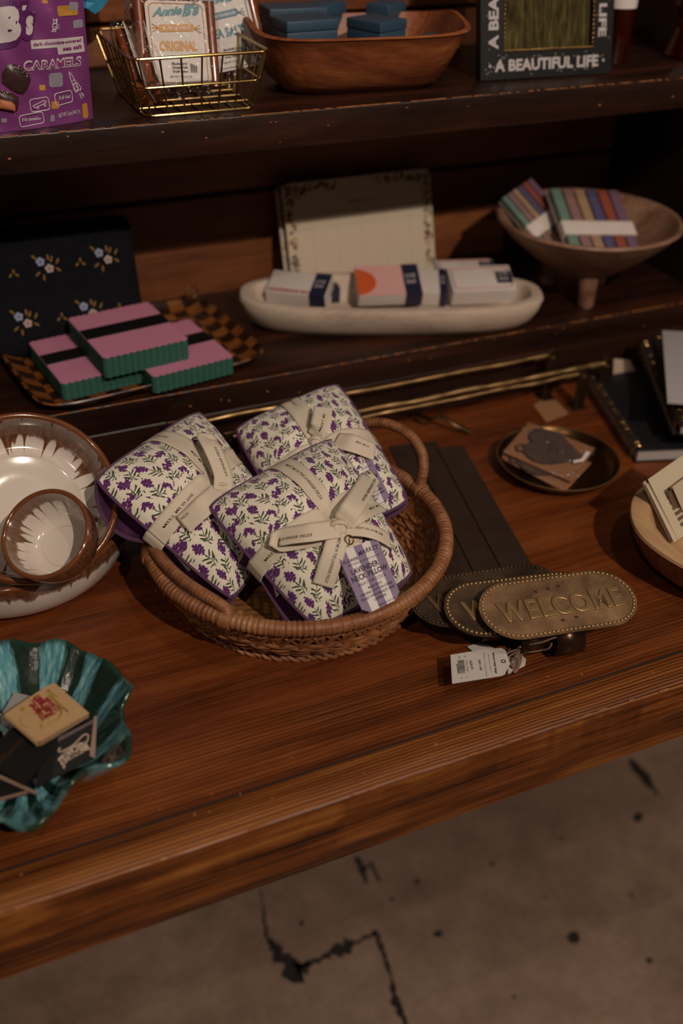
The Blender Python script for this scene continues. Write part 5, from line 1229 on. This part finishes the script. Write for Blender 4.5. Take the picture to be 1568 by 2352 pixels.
def hanger(lab, C_, ang, z, tilt, far, near, pm, full=True, lm=None, lift=0):
    T = Thing('wreath_hanger', lab, 'wreath hanger', P(*near, 0), 'wreath hangers lying on the table')
    A, B = P(*far, .0018), P(*near, .0018); A[2] = B[2] = .0012+lift; d = nrm(B-A); wv = np.cross([0, 0, 1], d)
    L = [A+d*0]+[A+(B-A)*k/4 for k in range(1, 5)]; rj = z*.31
    path = [A]+L[1:]+[B+d*rj*math.sin(t_)+np.array([0, 0, rj*(1-math.cos(t_))]) for t_ in np.linspace(.2, PI, 14)]
    path += [path[-1]-d*.02]
    for nm, seg, m_ in (('steel_bar', path[:5], BARM), ('curled_band', path[4:], CURL)):
        g = G(); V = []; n_ = len(seg)
        for p in seg:
            for sg in (-1, 1): V.append(p+wv*sg*(.0165 if nm == 'steel_bar' else .0135))
        g.add(V, [(2*i, 2*i+1, 2*i+3, 2*i+2) for i in range(n_-1)]); T.part(nm, g, m_, solid=.0016, smooth=nm != 'steel_bar')
    # plaque
    n = np.array([0, -math.sin(tilt), math.cos(tilt)]); ex = np.array([math.cos(ang), math.sin(ang), 0]); pl = Pln(P(*C_, z), n, ex)
    Lx, Wy = .0765, .0315
    def outl(s=1.0, N=120):
        out = []
        for i in range(N):
            th = 2*PI*i/N; c, s_ = math.cos(th), math.sin(th); x = (abs(c)**(2/2.0))*math.copysign(1, c); y = abs(s_)**(2/3.4)*math.copysign(1, s_)
            xx = (Lx*(.60*x+.40*math.copysign(abs(x)**.75, x)))
            out.append((xx*s, y*Wy*s))
        return out
    # stadium with swelling ends
    def stad(off=0, n_=22):
        r = Wy-off; hx = Lx-Wy*1.08; pts = []
        for a in np.linspace(-PI/2, PI/2, n_): pts.append((hx+math.cos(a)*r*1.08, math.sin(a)*r))
        for a in np.linspace(PI/2, 3*PI/2, n_): pts.append((-hx+math.cos(a)*r*1.08, math.sin(a)*r))
        return pts
    g = G(); g.prism(stad(), -.0006, .0006, pl.w); T.part('plaque', g, pm, smooth=False, label='oval antiqued brass plaque')
    # beads
    per = stad(.0022, 40); d_ = [0]
    for i in range(len(per)): d_.append(d_[-1]+math.dist(per[i], per[(i+1) % len(per)]))
    g = G(); nb_ = 84; R = np.array([pl.ex, pl.ey, pl.n]).T
    for k in range(nb_):
        s_ = d_[-1]*k/nb_; i = max(j for j in range(len(per)) if d_[j] <= s_+1e-9); f = (s_-d_[i])/max(d_[i+1]-d_[i], 1e-9); a_, b_ = per[i], per[(i+1) % len(per)]
        g.sphere(pl.w(a_[0]+(b_[0]-a_[0])*f, a_[1]+(b_[1]-a_[1])*f, .0008), .00165, 10, 6, R=R)
    T.part('beaded_border', g, LET if full else pm)
    g = G(); g.tube([pl.w(*p, 0) for p in stad(0, 30)], .0009, 6, True); T.part('plaque_edge', g, pm)
    # raised letters
    V, F, asp = text2d("WELCOME", .0, 0, 1.12)
    cu = bpy.data.curves.new('t', 'FONT'); cu.body = "WELCOME"; cu.size = 1; cu.space_character = 1.12; cu.extrude = .035; cu.bevel_depth = .035; cu.bevel_resolution = 2; cu.offset = .004; cu.resolution_u = 6
    ob = bpy.data.objects.new('t', cu); C.objects.link(ob); me = bpy.data.meshes.new_from_object(ob.evaluated_get(bpy.context.evaluated_depsgraph_get()))
    Vv = np.array([tuple(v.co) for v in me.vertices]); Ff = [tuple(p.vertices) for p in me.polygons]; bpy.data.objects.remove(ob); bpy.data.curves.remove(cu); bpy.data.meshes.remove(me)
    x0, x1 = Vv[:, 0].min(), Vv[:, 0].max(); W_ = .124; sx = W_/(x1-x0); sy = .021/.73
    g = G(); g.add([pl.w((v[0]-x0)*sx-W_/2+.001, (v[1]-.365)*sy-.001, .0010+v[2]*.017) for v in Vv], Ff); T.part('raised_lettering', g, lm or LET, label='raised capital letters WELCOME')
    for x, y in ((-.017, .016), (-.004, .0175), (.007, .0185), (-.004, -.0185), (.010, -.0175)): 
        g = G(); g.sphere(pl.w(x, y, .0006), .0018, 10, 6, sc=(1, 1, .35), R=R); T.part('rivet', g, BARM)
    return pl
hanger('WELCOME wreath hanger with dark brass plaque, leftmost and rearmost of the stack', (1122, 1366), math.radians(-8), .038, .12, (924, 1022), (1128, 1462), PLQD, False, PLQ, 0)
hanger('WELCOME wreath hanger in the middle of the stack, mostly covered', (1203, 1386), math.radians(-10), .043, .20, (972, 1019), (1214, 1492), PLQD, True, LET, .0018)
hanger('WELCOME wreath hanger with golden brass plaque, topmost and rightmost of the stack', (1283, 1387), math.radians(-8.5), .050, .24, (1033, 1032), (1290, 1496), PLQ, True, LET, .0036)
# ---- price tags
PAPER = plain('tag_paper', 'b8b0aa', .7, var=.03)
zt_ = .0012
tag_flat('price_tag', [(1072, 1486), (1106, 1474), (1134, 1490), (1087, 1498)], zt_+.0006, PAPER, 'white paper tag tucked under the brass hanger, only its tip showing')
tag_flat('price_tag', [(1165, 1494), (1176, 1486), (1208, 1515), (1205, 1530), (1166, 1549)], zt_, PAPER, 'white paper tag half under the printed price tag')
pl = Pln((0, 0, zt_+.0024), (0, -.03, 1)); q = [tuple(pl.uv(*p)) for p in [(1034, 1505), (1106, 1493), (1151, 1489), (1161, 1495), (1171, 1525), (1159, 1549), (1151, 1553), (1038, 1571)]][::-1]
g = G(); g.prism(q, 0, .0005, pl.w); c = np.mean([pl.w(*k) for k in q], 0)
TT = Thing('price_tag', 'white printed price tag reading $28.00 with a barcode beside the brass hangers', 'tag', c); TT.part('tag_card', g, PAPER, smooth=False)
g = G(); kx = lambda x, y: (960+x/3.015, 1260+y/3.015)
def tt(s, a, b, ct, **k): px_text(g, pl, s, kx(*a), kx(*b), kx(*ct), .0008, **k)
tt("welcome wreath hanger", (513, 722), (535, 872), (528, 719), bold=.03); tt("6 in x 4 in x 12.5 in", (482, 742), (502, 858), (492, 740)); tt("15.24cm x 10.16cm x 31.75cm", (450, 728), (470, 890), (459, 726))
tt("G91140", (415, 775), (428, 848), (430, 772), bold=.02); tt("$28.00", (355, 782), (368, 842), (371, 778), bold=.01); tt("Wreath hanger", (328, 775), (342, 858), (338, 773)); tt("83848088", (264, 805), (275, 870), (274, 803), bold=.02)
tt("0", (318, 748), (319, 757), (328, 747)); tt("F6", (280, 752), (282, 766), (290, 751)); tt("1", (333, 893), (334, 898), (341, 892)); tt("5", (295, 898), (297, 907), (304, 897))
rr_ = random.Random(3); y = 775
while y < 868:
    w_ = rr_.choice((1.2, 2.2, 3.4)); poly_px(g, pl, [kx(272+(y-775)*.13, y+4), kx(316+(y-775)*.13, y-2), kx(316+(y-775)*.13, y-2+w_), kx(272+(y-775)*.13, y+4+w_)], .0008); y += w_+rr_.choice((1.2, 2.4))
TT.part('printed_text', g, M['ink'], smooth=False, label='small black print and barcode')
g = G()
g.tube([pl.w(*pl.uv(*kx(590, 785)), .0009)+np.array([.0018*math.cos(a), .0018*math.sin(a), 0]) for a in np.linspace(0, 2*PI, 16, endpoint=False)], .0004, 6, True); TT.part('punched_hole', g, M['ink'])
def tw(lst, r=.0009):
    c = smooth_path([P(*kx(x, y), z) for x, y, z in lst], 40); return c
g = G()
for path in ([(572, 775, .004), (580, 795, .004), (590, 780, .005), (640, 740, .008), (700, 705, .012), (715, 670, .016), (760, 665, .02), (850, 650, .026), (940, 618, .03), (975, 615, .03)],
             [(575, 780, .005), (570, 760, .006), (610, 730, .008), (680, 700, .012), (720, 705, .013), (780, 715, .012), (850, 705, .014), (905, 690, .02), (925, 655, .026)],
             [(700, 700, .013), (690, 735, .009), (655, 770, .006), (645, 800, .005), (660, 825, .004), (665, 800, .005), (680, 740, .009), (705, 690, .013)],
             [(705, 695, .013), (715, 740, .009), (705, 800, .006), (680, 850, .004), (665, 855, .004), (690, 820, .006), (700, 760, .008), (698, 705, .012)],
             [(690, 690, .015), (705, 680, .018), (722, 690, .016), (712, 708, .013), (695, 705, .013)]):
    g.tube(tw(path), .0009, 6)
TT.part('twine', g, M['twine'], label='rough brown twine knotted through the tag')
# ================================================================== BRASS DISH WITH LEATHER HEARTS
DC = (.6455, .8225); T = Thing('brass_dish', 'round shallow dark brass dish holding wrapped leather hearts', 'dish', (DC[0], DC[1], 0))
g = G(); g.lathe([(0, .0006), (.052, .0006), (.062, .004), (.069, .0125), (.0715, .0165), (.0725, .0172), (.0728, .0162), (.0712, .0135), (.0690, .0108), (.0600, .0045), (.052, .0022), (0, .0018)][::-1], 96, (DC[0], DC[1], 0)); T.part('dish_body', g, plain('aged_brass', '5c4426', .28, .95, var=.3, vs=18))
g = G(); g.tube([(DC[0]+.0722*math.cos(a), DC[1]+.0722*math.sin(a), .0168) for a in np.linspace(0, 2*PI, 120, endpoint=False)], .0009, 8, True, up=(0, 0, 1)); T.part('rim', g, M['rod_brass'])
LTH = plain('grey_brown_leather', '4c3c36', .7, var=.2, vs=150, bump=.4, bs=900); KR2 = plain('kraft_insert', '8e6344', .75, var=.1)
heart = [(1337, 1054), (1325, 1041), (1312, 1028), (1290, 1005), (1276, 997), (1262, 992), (1248, 989), (1236, 988), (1225, 990), (1217, 996), (1213, 1006), (1217, 1015), (1227, 1021), (1214, 1020), (1206, 1025), (1202, 1034), (1204, 1044), (1211, 1052), (1224, 1061), (1245, 1067), (1265, 1068), (1283, 1066), (1310, 1061)]
def heart_pack(lab, corners, z, dx, dy, show=True, seed=1):
    pl = Pln((0, 0, z), (-.06, -.10, 1)) if show else Pln((0, 0, z), (-.04, -.08, 1)); pl.o = P(corners[0][0], corners[0][1], z)
    T = Thing('leather_heart_pack', lab, 'leather heart', pl.hit(1255+dx, 1045+dy), 'leather hearts wrapped in clear bags')
    q = [tuple(pl.uv(*p)) for p in corners][::-1]; g = G(); g.prism(q, -.0012, 0, pl.w); T.part('kraft_card', g, KR2, smooth=False)
    hq = [tuple(pl.uv(x+dx, y+dy)) for x, y in heart][::-1]; g = G(); g.prism(hq, .0002, .0034, pl.w); h_ = T.part('leather_heart', g, LTH, smooth=False, label='dark leather heart shape')
    g = G(); a = pl.uv(1196+dx, 1032+dy); g.tube([pl.w(a[0]+.006*math.cos(t_), a[1]+.006*math.sin(t_), .002) for t_ in np.linspace(0, 2*PI, 24, endpoint=False)], .0012, 8, True); T.part('leather_loop', g, LTH)
    g = G(); a = pl.uv(1203+dx, 1041+dy); g.tube([pl.w(a[0]+.0026*math.cos(t_), a[1]+.0026*math.sin(t_), .004) for t_ in np.linspace(0, 2*PI, 16, endpoint=False)], .0005, 6, True); T.part('split_ring', g, plain('steel_ring', 'a8a4a0', .2, 1))
    if show:
        g = G()
        for i, (s_, x) in enumerate((("YOU", 1258), ("ARE", 1266), ("LOVED", 1276))): px_text(g, pl, s_, (x, 1024), (x-3, 1046), (x+5, 1024), .0036)
        T.part('stamped_words', g, plain('stamp_dark', '241a16', .8), h_, smooth=False)
        g = G(); poly_px(g, pl, [(1345, 1042), (1354, 1046), (1338, 1066), (1316, 1070), (1314, 1064), (1333, 1060)][::-1], .0042); T.part('sticker', g, CARD, smooth=False, label='white corner sticker')
    c = np.mean([pl.w(*k) for k in q], 0); u0 = np.array(q[1])-np.array(q[0]); exx = nrm(pl.ex*u0[0]+pl.ey*u0[1]); eyy = np.cross(pl.n, exx)
    w_ = np.linalg.norm(u0); h__ = np.linalg.norm(np.array(q[2])-np.array(q[1])); film(T, c+pl.n*.0012, exx, eyy, pl.n, w_*1.05, h__*1.05, .006, seed, amp=.0005)
heart_pack('leather heart in clear bag lying lower in the brass dish, partly covered', [(1206, 985), (1358, 1063), (1296, 1130), (1148, 1050)], .0135, -14, 26, False, 7)
heart_pack('dark leather heart in clear bag on top in the brass dish', [(1214, 970), (1366, 1029), (1311, 1106), (1155, 1038)], .0215, 0, 0, True, 8)
# ================================================================== SPIRAL NOTEBOOKS
PAGES = plain('page_edges', 'a09894', .8, var=.12, vs=700); BLKC = plain('black_cover', '15151a', .5, var=.1); COIL = plain('gold_coil', 'a88450', .25, .95, var=.1)
def notebook(lab, o, sp, ex, Ls, Wd, th, cover, top=None, grp='spiral bound notebooks'):
    """o: lower spine corner (bottom face), sp: along spine, ex: across"""
    sp = nrm(sp); ex = nrm(np.array(ex)-sp*np.dot(ex, sp)); n = np.cross(ex, sp); n = n if n[2] > 0 else -n
    T = Thing('spiral_notebook', lab, 'notebook', o, grp); R = np.array([ex, sp, n]).T; f = lambda x, y, z: np.array(o)+ex*x+sp*y+n*z
    g = G(); g.box(f(Wd/2, Ls/2, th/2), (Wd, Ls-.004, th-.003), R); T.part('pages', g, PAGES)
    g = G(); g.box(f(Wd/2-.001, Ls/2, .0008), (Wd+.004, Ls, .0014), R); T.part('back_cover', g, cover)
    g = G(); g.box(f(Wd/2-.001, Ls/2, th-.0008), (Wd+.004, Ls, .0014), R, bev=.0004); T.part('front_cover', g, top or cover)
    K = int(Ls/.0085); pts = []; rc = th*.5+.0025
    N = K*14
    for i in range(N+1):
        a = 2*PI*i/14; pts.append(f(.0015+rc*.72*math.cos(a), .005+(Ls-.01)*i/N, th/2+rc*math.sin(a)))
    g = G(); g.tube(pts, .0006, 6); T.part('spiral_coil', g, COIL, label='gold spiral binding')
    return f
o = P(1462, 1062, .0012)
fN = notebook('black spiral notebook lying flat on the table at the right, lowest of the stack', o, P(1350, 888, .0012)-o, (1, -.12, 0), .205, .15, .017, BLKC)
a_, b_ = P(1545, 1002, .022), Py(1468, 800, .975); notebook('black spiral notebook leaning against the shelf unit, left of the white page', a_, b_-a_, (1, .15, .10), np.linalg.norm(b_-a_), .13, .016, BLKC)
a_, b_ = P(1562, 1000, .044), Py(1500, 783, .975); notebook('spiral notebook with dark cover leaning second in the stack behind the white page', a_, b_-a_, (1, .15, .10), np.linalg.norm(b_-a_), .13, .014, BLKC)
a_, b_ = P(1531, 928, .075), Py(1519, 765, .965); up = nrm(b_-a_); ex = nrm(np.array([1, -.1, .05])-up*np.dot(up, [1, -.1, .05])); n = np.cross(ex, up); L_ = np.linalg.norm(b_-a_); R = np.array([ex, up, n]).T
g = G(); g.box(a_+ex*.06+up*L_/2+n*.002, (.12, L_, .004), R, bev=.0005); T = Thing('paper_pad', 'plain white paper pad leaning upright on the notebooks at the right edge', 'pad', a_); T.part('pad_sheets', g, plain('white_pad', 'a8a4a4', .7, var=.03))
g = G(); g.box(a_+ex*.06+up*L_*.47+n*.0042, (.118, .0006, .0003), R); T.part('printed_rule', g, plain('faint_rule', '807c7c', .7))
# ================================================================== TURNED WOODEN BOWL WITH CARDS
T = Thing('wooden_bowl', 'thick pale rimmed round wooden bowl of cards at the right edge of the table', 'bowl', (.697, .597, 0))
mo = wood('bowl_outer_wood', ('4a2814', '7a4c2a', '94653c'), 3, 0, .5, .35, 5, seed=11); mi_ = wood('bowl_rim_wood', ('94704a', 'b08c64', 'bf9e76'), 3, 1, .6, .3, 6, seed=12, rings=False)
def wob(w, i): return 1+.012*math.sin(3*w+1)+.006*math.sin(7*w)
g = G(); g.lathe([(0, .0006), (.052, .0006), (.066, .004), (.082, .018), (.093, .036), (.0985, .0515)], 90, (.697, .597, 0), f=wob); g.F = [f_[::-1] for f_ in g.F]; T.part('outer_wall', g, mo)
g = G(); g.lathe([(.0985, .0515), (.0975, .0545), (.095, .0555), (.083, .0560), (.0795, .0545), (.077, .050), (.068, .028), (.050, .014), (0, .011)], 90, (.697, .597, 0), f=wob); g.F = [f_[::-1] for f_ in g.F]; T.part('rim_and_inside', g, mi_, label='paler worn rim')
def card(lab, tl, bl, zt__, zb__, mat, w=.09, deco=False, exv=(1, -.08, 0)):
    a, b = P(*bl, zb__), P(*tl, zt__); up = nrm(b-a); ex = nrm(np.array(exv)-up*np.dot(up, exv)); n = np.cross(ex, up); R = np.array([ex, up, n]).T; L = np.linalg.norm(b-a)
    T = Thing('note_card', lab, 'card', a, 'cards standing in the pale rimmed wooden bowl'); g = G(); g.box(a+ex*w/2+up*L/2, (w, L, .0008), R); T.part('card_sheet', g, mat)
    if deco:
        g = G()
        for k in range(7): g.box(a+ex*.014+up*L*(.16+.09*k)+n*.0006, (.008, L*.055, .0003), R)
        T.part('printed_pattern', g, plain('brown_print', '5a4838', .7, var=.3), smooth=False)
CRM = plain('cream_card', 'b8aa90', .75, var=.04); BRE = plain('brown_card', '5e4632', .75, var=.1)
card('cream card standing at the back of the pale rimmed bowl', (1487, 1101), (1556, 1240), .083, .022, CRM, deco=True)
for k, (m_, dx) in enumerate(((BRE, -4), (CRM, -8), (BRE, -12), (CRM, -3))):
    card(('brown', 'cream', 'brown', 'cream')[k]+' card '+('just left of', 'third left of', 'leaning leftmost beside', 'tight against')[k]+' the tall cream card in the bowl', (1485+dx, 1104+k*3), (1550+dx, 1240+k*2), .080-.001*k, .020, m_, .03+.01*k)
card('small brown card in front in the pale rimmed bowl', (1531, 1132), (1572, 1230), .070, .020, BRE, .06); card('small cream card in front at the right edge', (1543, 1118), (1590, 1225), .078, .022, CRM, .06)
# ================================================================== SHELL DISH WITH MATCHBOOKS
def shell_dish():
    c = np.array([-.012, .592]); T = Thing('ruffled_dish', 'glossy teal and dark green ruffled ceramic dish holding matchbooks', 'dish', (c[0], c[1], 0))
    Z = .050
    rim_px = [(0, 1478), (35, 1472), (75, 1474), (130, 1470), (165, 1480), (200, 1499), (212, 1485), (222, 1508), (262, 1528), (296, 1562), (312, 1592), (283, 1618), (285, 1650), (303, 1690), (300, 1735), (268, 1762), (205, 1772), (170, 1790), (150, 1815), (138, 1855), (110, 1888), (70, 1907), (30, 1903), (0, 1885)]
    zr = [.050, .049, .051, .050, .050, .047, .054, .047, .050, .051, .056, .048, .045, .047, .050, .050, .049, .047, .046, .047, .050, .050, .050, .050]
    pts = [P(*p, z) for p, z in zip(rim_px, zr)]; ang = [math.atan2(p[1]-c[1], p[0]-c[0]) for p in pts]; rad = [math.hypot(p[0]-c[0], p[1]-c[1]) for p in pts]
    A = np.array(ang); Rr = np.array(rad); Zr = np.array(zr); o_ = np.argsort(A); A, Rr, Zr = A[o_], Rr[o_], Zr[o_]
    # unseen left half: invented ruffles
    lo, hi = A.min(), A.max(); ex_a = [a for a in np.linspace(hi+.12, lo+2*PI-.12, 16)]
    A2 = np.r_[A, ex_a]; R2 = np.r_[Rr, [.098+.008*math.sin(k*2.1) for k in range(16)]]; Z2 = np.r_[Zr, [.049+.003*math.sin(k*1.7) for k in range(16)]]
    A3 = np.r_[A2-2*PI, A2, A2+2*PI]; R3_ = np.r_[R2, R2, R2]; Z3 = np.r_[Z2, Z2, Z2]
    Rf = lambda a: float(np.interp(a, A3, R3_)); Zf = lambda a: float(np.interp(a, A3, Z3))
    def sm(fn, a): return sum(fn(a+d)*w for d, w in ((-.05, .2), (-.025, .2), (0, .2), (.025, .2), (.05, .2)))
    def sf(a, f):
        th = lo+2*PI*a; r = sm(Rf, th); z = sm(Zf, th); k = f**1.0
        fl = math.sin(th*13+1.0)*.0040*f**1.5*(1-f*.35)
        r0 = .088*(1-f)+r*f if f > .01 else .088
        rr_ = f*(.094*(1-f**2)+r*f**2); zz = .0045+(z-.0045)*max(0, (f-.42)/.58)**1.35+fl*(1 if f > .35 else f/.35)
        return np.array([c[0]+rr_*math.cos(th), c[1]+rr_*math.sin(th), max(zz, .0042)])
    t = NT('teal_drip_glaze', .1, 0, .6); u, v, _ = t.sep(t.coord('UV'))
    wv = t.math('SINE', t.math('ADD', t.math('MULTIPLY', u, 2*PI*13), t.math('MULTIPLY_ADD', t.noise(t.coord(), 18, 3), 3.2, -.9)))
    n1 = t.noise(t.comb(t.math('MULTIPLY', u, 150), t.math('MULTIPLY', v, 9)), 1, 5, .65)
    k = t.math('MULTIPLY_ADD', wv, 1.6, t.math('MULTIPLY_ADD', n1, 1.4, -.35), clamp=True)
    teal = t.ramp(n1, [(.25, '2a5a62'), (.5, '58929a'), (.75, 'a4c4c4')]); dkg = t.ramp(t.noise(t.coord(), 40, 4), [(.3, '0b1a17'), (.6, '142c22'), (.8, '2c4a34')])
    col = t.mix(k, dkg, teal); rimk = t.math('MULTIPLY', t.math('SUBTRACT', v, .965), 40, clamp=True); col = t.mix(t.math('MULTIPLY', rimk, .7), col, '1f3c2c'); t.color(col)
    t.b.inputs['Coat Weight'].default_value = 1; t.b.inputs['Coat Roughness'].default_value = .03; t.bump(n1, .15, .002)
    g = G(); g.grid(lambda a, b: sf(a, b), 260, 40, cu=True)
    o = T.part('dish_body', g, t.m); md = o.modifiers.new('solid', 'SOLIDIFY'); md.thickness = .0038; md.offset = 1 if False else -1; md.use_even_offset = False
    return T
shell_dish()
def slab_px(T, name, pts, z, th, mat, n=(0, 0, 1), label=None, o=None, sub_of=None):
    pl = Pln((0, 0, 0), n); pl.o = P(*pts[0], z) if o is None else np.array(o); q = [tuple(pl.uv(*p)) for p in pts]
    ar = sum(q[i][0]*q[(i+1) % len(q)][1]-q[(i+1) % len(q)][0]*q[i][1] for i in range(len(q)))
    if ar < 0: q = q[::-1]
    g = G(); g.prism(q, -th, 0, pl.w); T.part(name, g, mat, sub_of, smooth=False, label=label); return pl
MB = 'matchbooks in the ruffled teal dish'
CRB = plain('cream_matchbook', 'a88a60', .6, var=.06); BKB = plain('black_matchbook', '0f0e0c', .7, var=.1, spec=.2); PKE = plain('match_edge', '7c6254', .7, var=.15); GRYW = plain('white_matchbook', '8e8a86', .6, var=.04)
TB = lambda lab, p, z: Thing('matchbook', lab, 'matchbook', P(*p, z), MB)
T = TB('white matchbook lying under the cream one in the teal dish', (60, 1620), .03); slab_px(T, 'cover', [(0, 1648), (33, 1590), (85, 1602), (130, 1640), (60, 1712), (10, 1700)], .034, .003, GRYW, (.1, -.1, 1)); slab_px(T, 'teal_stripe', [(0, 1662), (48, 1680), (46, 1692), (-4, 1676)], .0355, .0006, plain('teal_print', '4c6a68', .6), (.1, -.1, 1), 'teal printed stripe')
T = TB('big black matchbook with faint gold script in the teal dish', (60, 1740), .03); pl = slab_px(T, 'cover', [(37, 1664), (132, 1708), (57, 1804), (-44, 1745)], .046, .0012, BKB, (-.05, -.25, 1)); slab_px(T, 'match_block', [(37, 1668), (128, 1712), (57, 1806), (-40, 1752)], .042, .006, BKB, (-.05, -.25, 1))
g = G(); px_text(g, pl, "Mountain Wedding"[0:8], (2, 1758), (66, 1690), (-8, 1746), .0003, shear=.3); T.part('gold_script', g, plain('dull_gold', '4a3018', .5, .5), smooth=False)
T = TB('black matchbook lying lowest at the front of the teal dish', (30, 1800), .02); slab_px(T, 'cover', [(-30, 1762), (84, 1822), (40, 1828), (-30, 1836)], .030, .0012, BKB, (0, -.2, 1)); slab_px(T, 'pale_edge', [(-30, 1775), (-30, 1765), (84, 1818), (82, 1824)], .0335, .002, PKE, (0, -.2, 1), 'pale cardboard edge'); slab_px(T, 'lower_edge', [(-30, 1840), (66, 1815), (66, 1819), (-30, 1846)], .027, .002, PKE, (0, -.2, 1))
T = TB('black matchbook standing on edge with pale arched lettering', (170, 1720), .03)
nV = nrm((.22, -.62, .75)); pl = slab_px(T, 'cover', [(134, 1697), (217, 1648), (217, 1744), (119, 1790)], .044, .0012, BKB, nV)
slab_px(T, 'front_flap', [(134, 1694), (215, 1652), (214, 1660), (133, 1704)], .046, .0012, plain('striker_strip', '4a3c3c', .7, var=.2), nV, o=pl.o+pl.n*.0016); slab_px(T, 'match_stack', [(206, 1736), (216, 1645), (223, 1645), (218, 1742)], .044, .004, PKE, nV, 'pale match cards', o=pl.o+pl.n*.0012)
slab_px(T, 'back_cover', [(90, 1716), (134, 1694), (119, 1790), (84, 1812)], .040, .0015, BKB, nrm((-.2, -.45, .87)))
g = G(); V_, F_, _ = text2d("MERCANTILE", .05, 0, 1.0); a, b = pl.uv(196, 1704), pl.uv(133, 1746); e = b-a; ev = np.array([-e[1], e[0]]); 
if np.dot(ev, pl.uv(0, 100)-pl.uv(0, 0)) < 0: ev = -ev
ev = nrm(np.r_[ev, 0])[:2]
g.add([pl.w(*(a+e*x+ev*(y*(.0055+.003*abs(2*x-1)**2)-.0028*math.sin(PI*x))), .0006) for x, y in V_], F_)
px_text(g, pl, "THE OLD TOWN", (192, 1722), (146, 1747), (193, 1728), .0006, bold=.03)
arcp = smooth_path([pl.w(*pl.uv(*p), .0006) for p in [(138, 1718), (134, 1722), (135, 1727), (145, 1725), (165, 1714), (180, 1700), (190, 1690), (199, 1687), (202, 1693), (198, 1705), (188, 1716), (180, 1717)]], 44); g.tube(arcp, .00075, 4)
T.part('pale_lettering', g, plain('pale_print', 'a08c78', .6), smooth=False, label='pale arched lettering with a swash')
T = TB('cream matchbook with red lettering on top in the teal dish', (110, 1640), .05); nC = nrm((.04, -.16, 1))
pl = slab_px(T, 'cover', [(16, 1640), (22, 1632), (100, 1580), (182, 1650), (93, 1702), (86, 1702)], .061, .001, CRB, nC)
slab_px(T, 'under_flap', [(100, 1580), (125, 1568), (205, 1638), (180, 1652)], .0595, .001, CRB, nC, o=pl.o-pl.n*.001); slab_px(T, 'match_block', [(18, 1643), (125, 1571), (203, 1640), (92, 1706)], .058, .0045, plain('match_comb', '9a7c60', .7, var=.2), nC, o=pl.o-pl.n*.0022)
slab_px(T, 'lower_cover', [(18, 1645), (125, 1573), (204, 1642), (92, 1709)], .055, .001, CRB, nC, o=pl.o-pl.n*.0068)
g = G(); g.tube([pl.hit(*p, -.0034)*1.0 for p in ((17, 1642), (54, 1673), (91, 1705))], .0036, 10); T.part('folded_spine', g, CRB)
redm, gol, blk_ = plain('red_print_b', '7c1c1c', .5), plain('gold_print', '9a7a30', .5), plain('fine_black_print', '3a2a1c', .6)
g = G()
for s_, A_, B_, C__, bo in (("Refresh", (128, 1640), (88, 1596), (108, 1651), .05), ("ment", (108, 1650), (78, 1612), (92, 1660), .05), ("CORNER", (139, 1630), (108, 1600), (130, 1636), .06)): px_text(g, pl, s_, A_, B_, C__, .0004, bold=bo, shear=.1)
o1 = T.part('red_lettering', g, redm, smooth=False)
g = G(); circ = [pl.hit(72+26*math.cos(a), 1655+17*math.sin(a), .0003) for a in np.linspace(0, 2*PI, 40, endpoint=False)]; g.tube(circ, .0004, 4, True)
for pts in ([(45, 1628), (53, 1622), (58, 1631), (50, 1637)], [(90, 1664), (96, 1661), (100, 1672), (94, 1675)]): poly_px(g, pl, pts[::-1], .0004)
g.tube(smooth_path([pl.hit(*p, .0004) for p in [(112, 1596), (122, 1604), (134, 1618), (141, 1632), (138, 1646), (128, 1656), (112, 1662)]], 30), .0009, 4); g.tube(smooth_path([pl.hit(*p, .0004) for p in [(112, 1592), (109, 1586), (112, 1584), (117, 1589), (124, 1596), (134, 1598)]], 20), .0004, 4)
T.part('gold_ornament', g, gol, smooth=False)
g = G(); px_text(g, pl, "MAIN STREET FIRE DEPARTMENT"[0:11], (158, 1634), (126, 1606), (154, 1637), .0004, bold=.03); T.part('small_black_print', g, blk_, smooth=False)
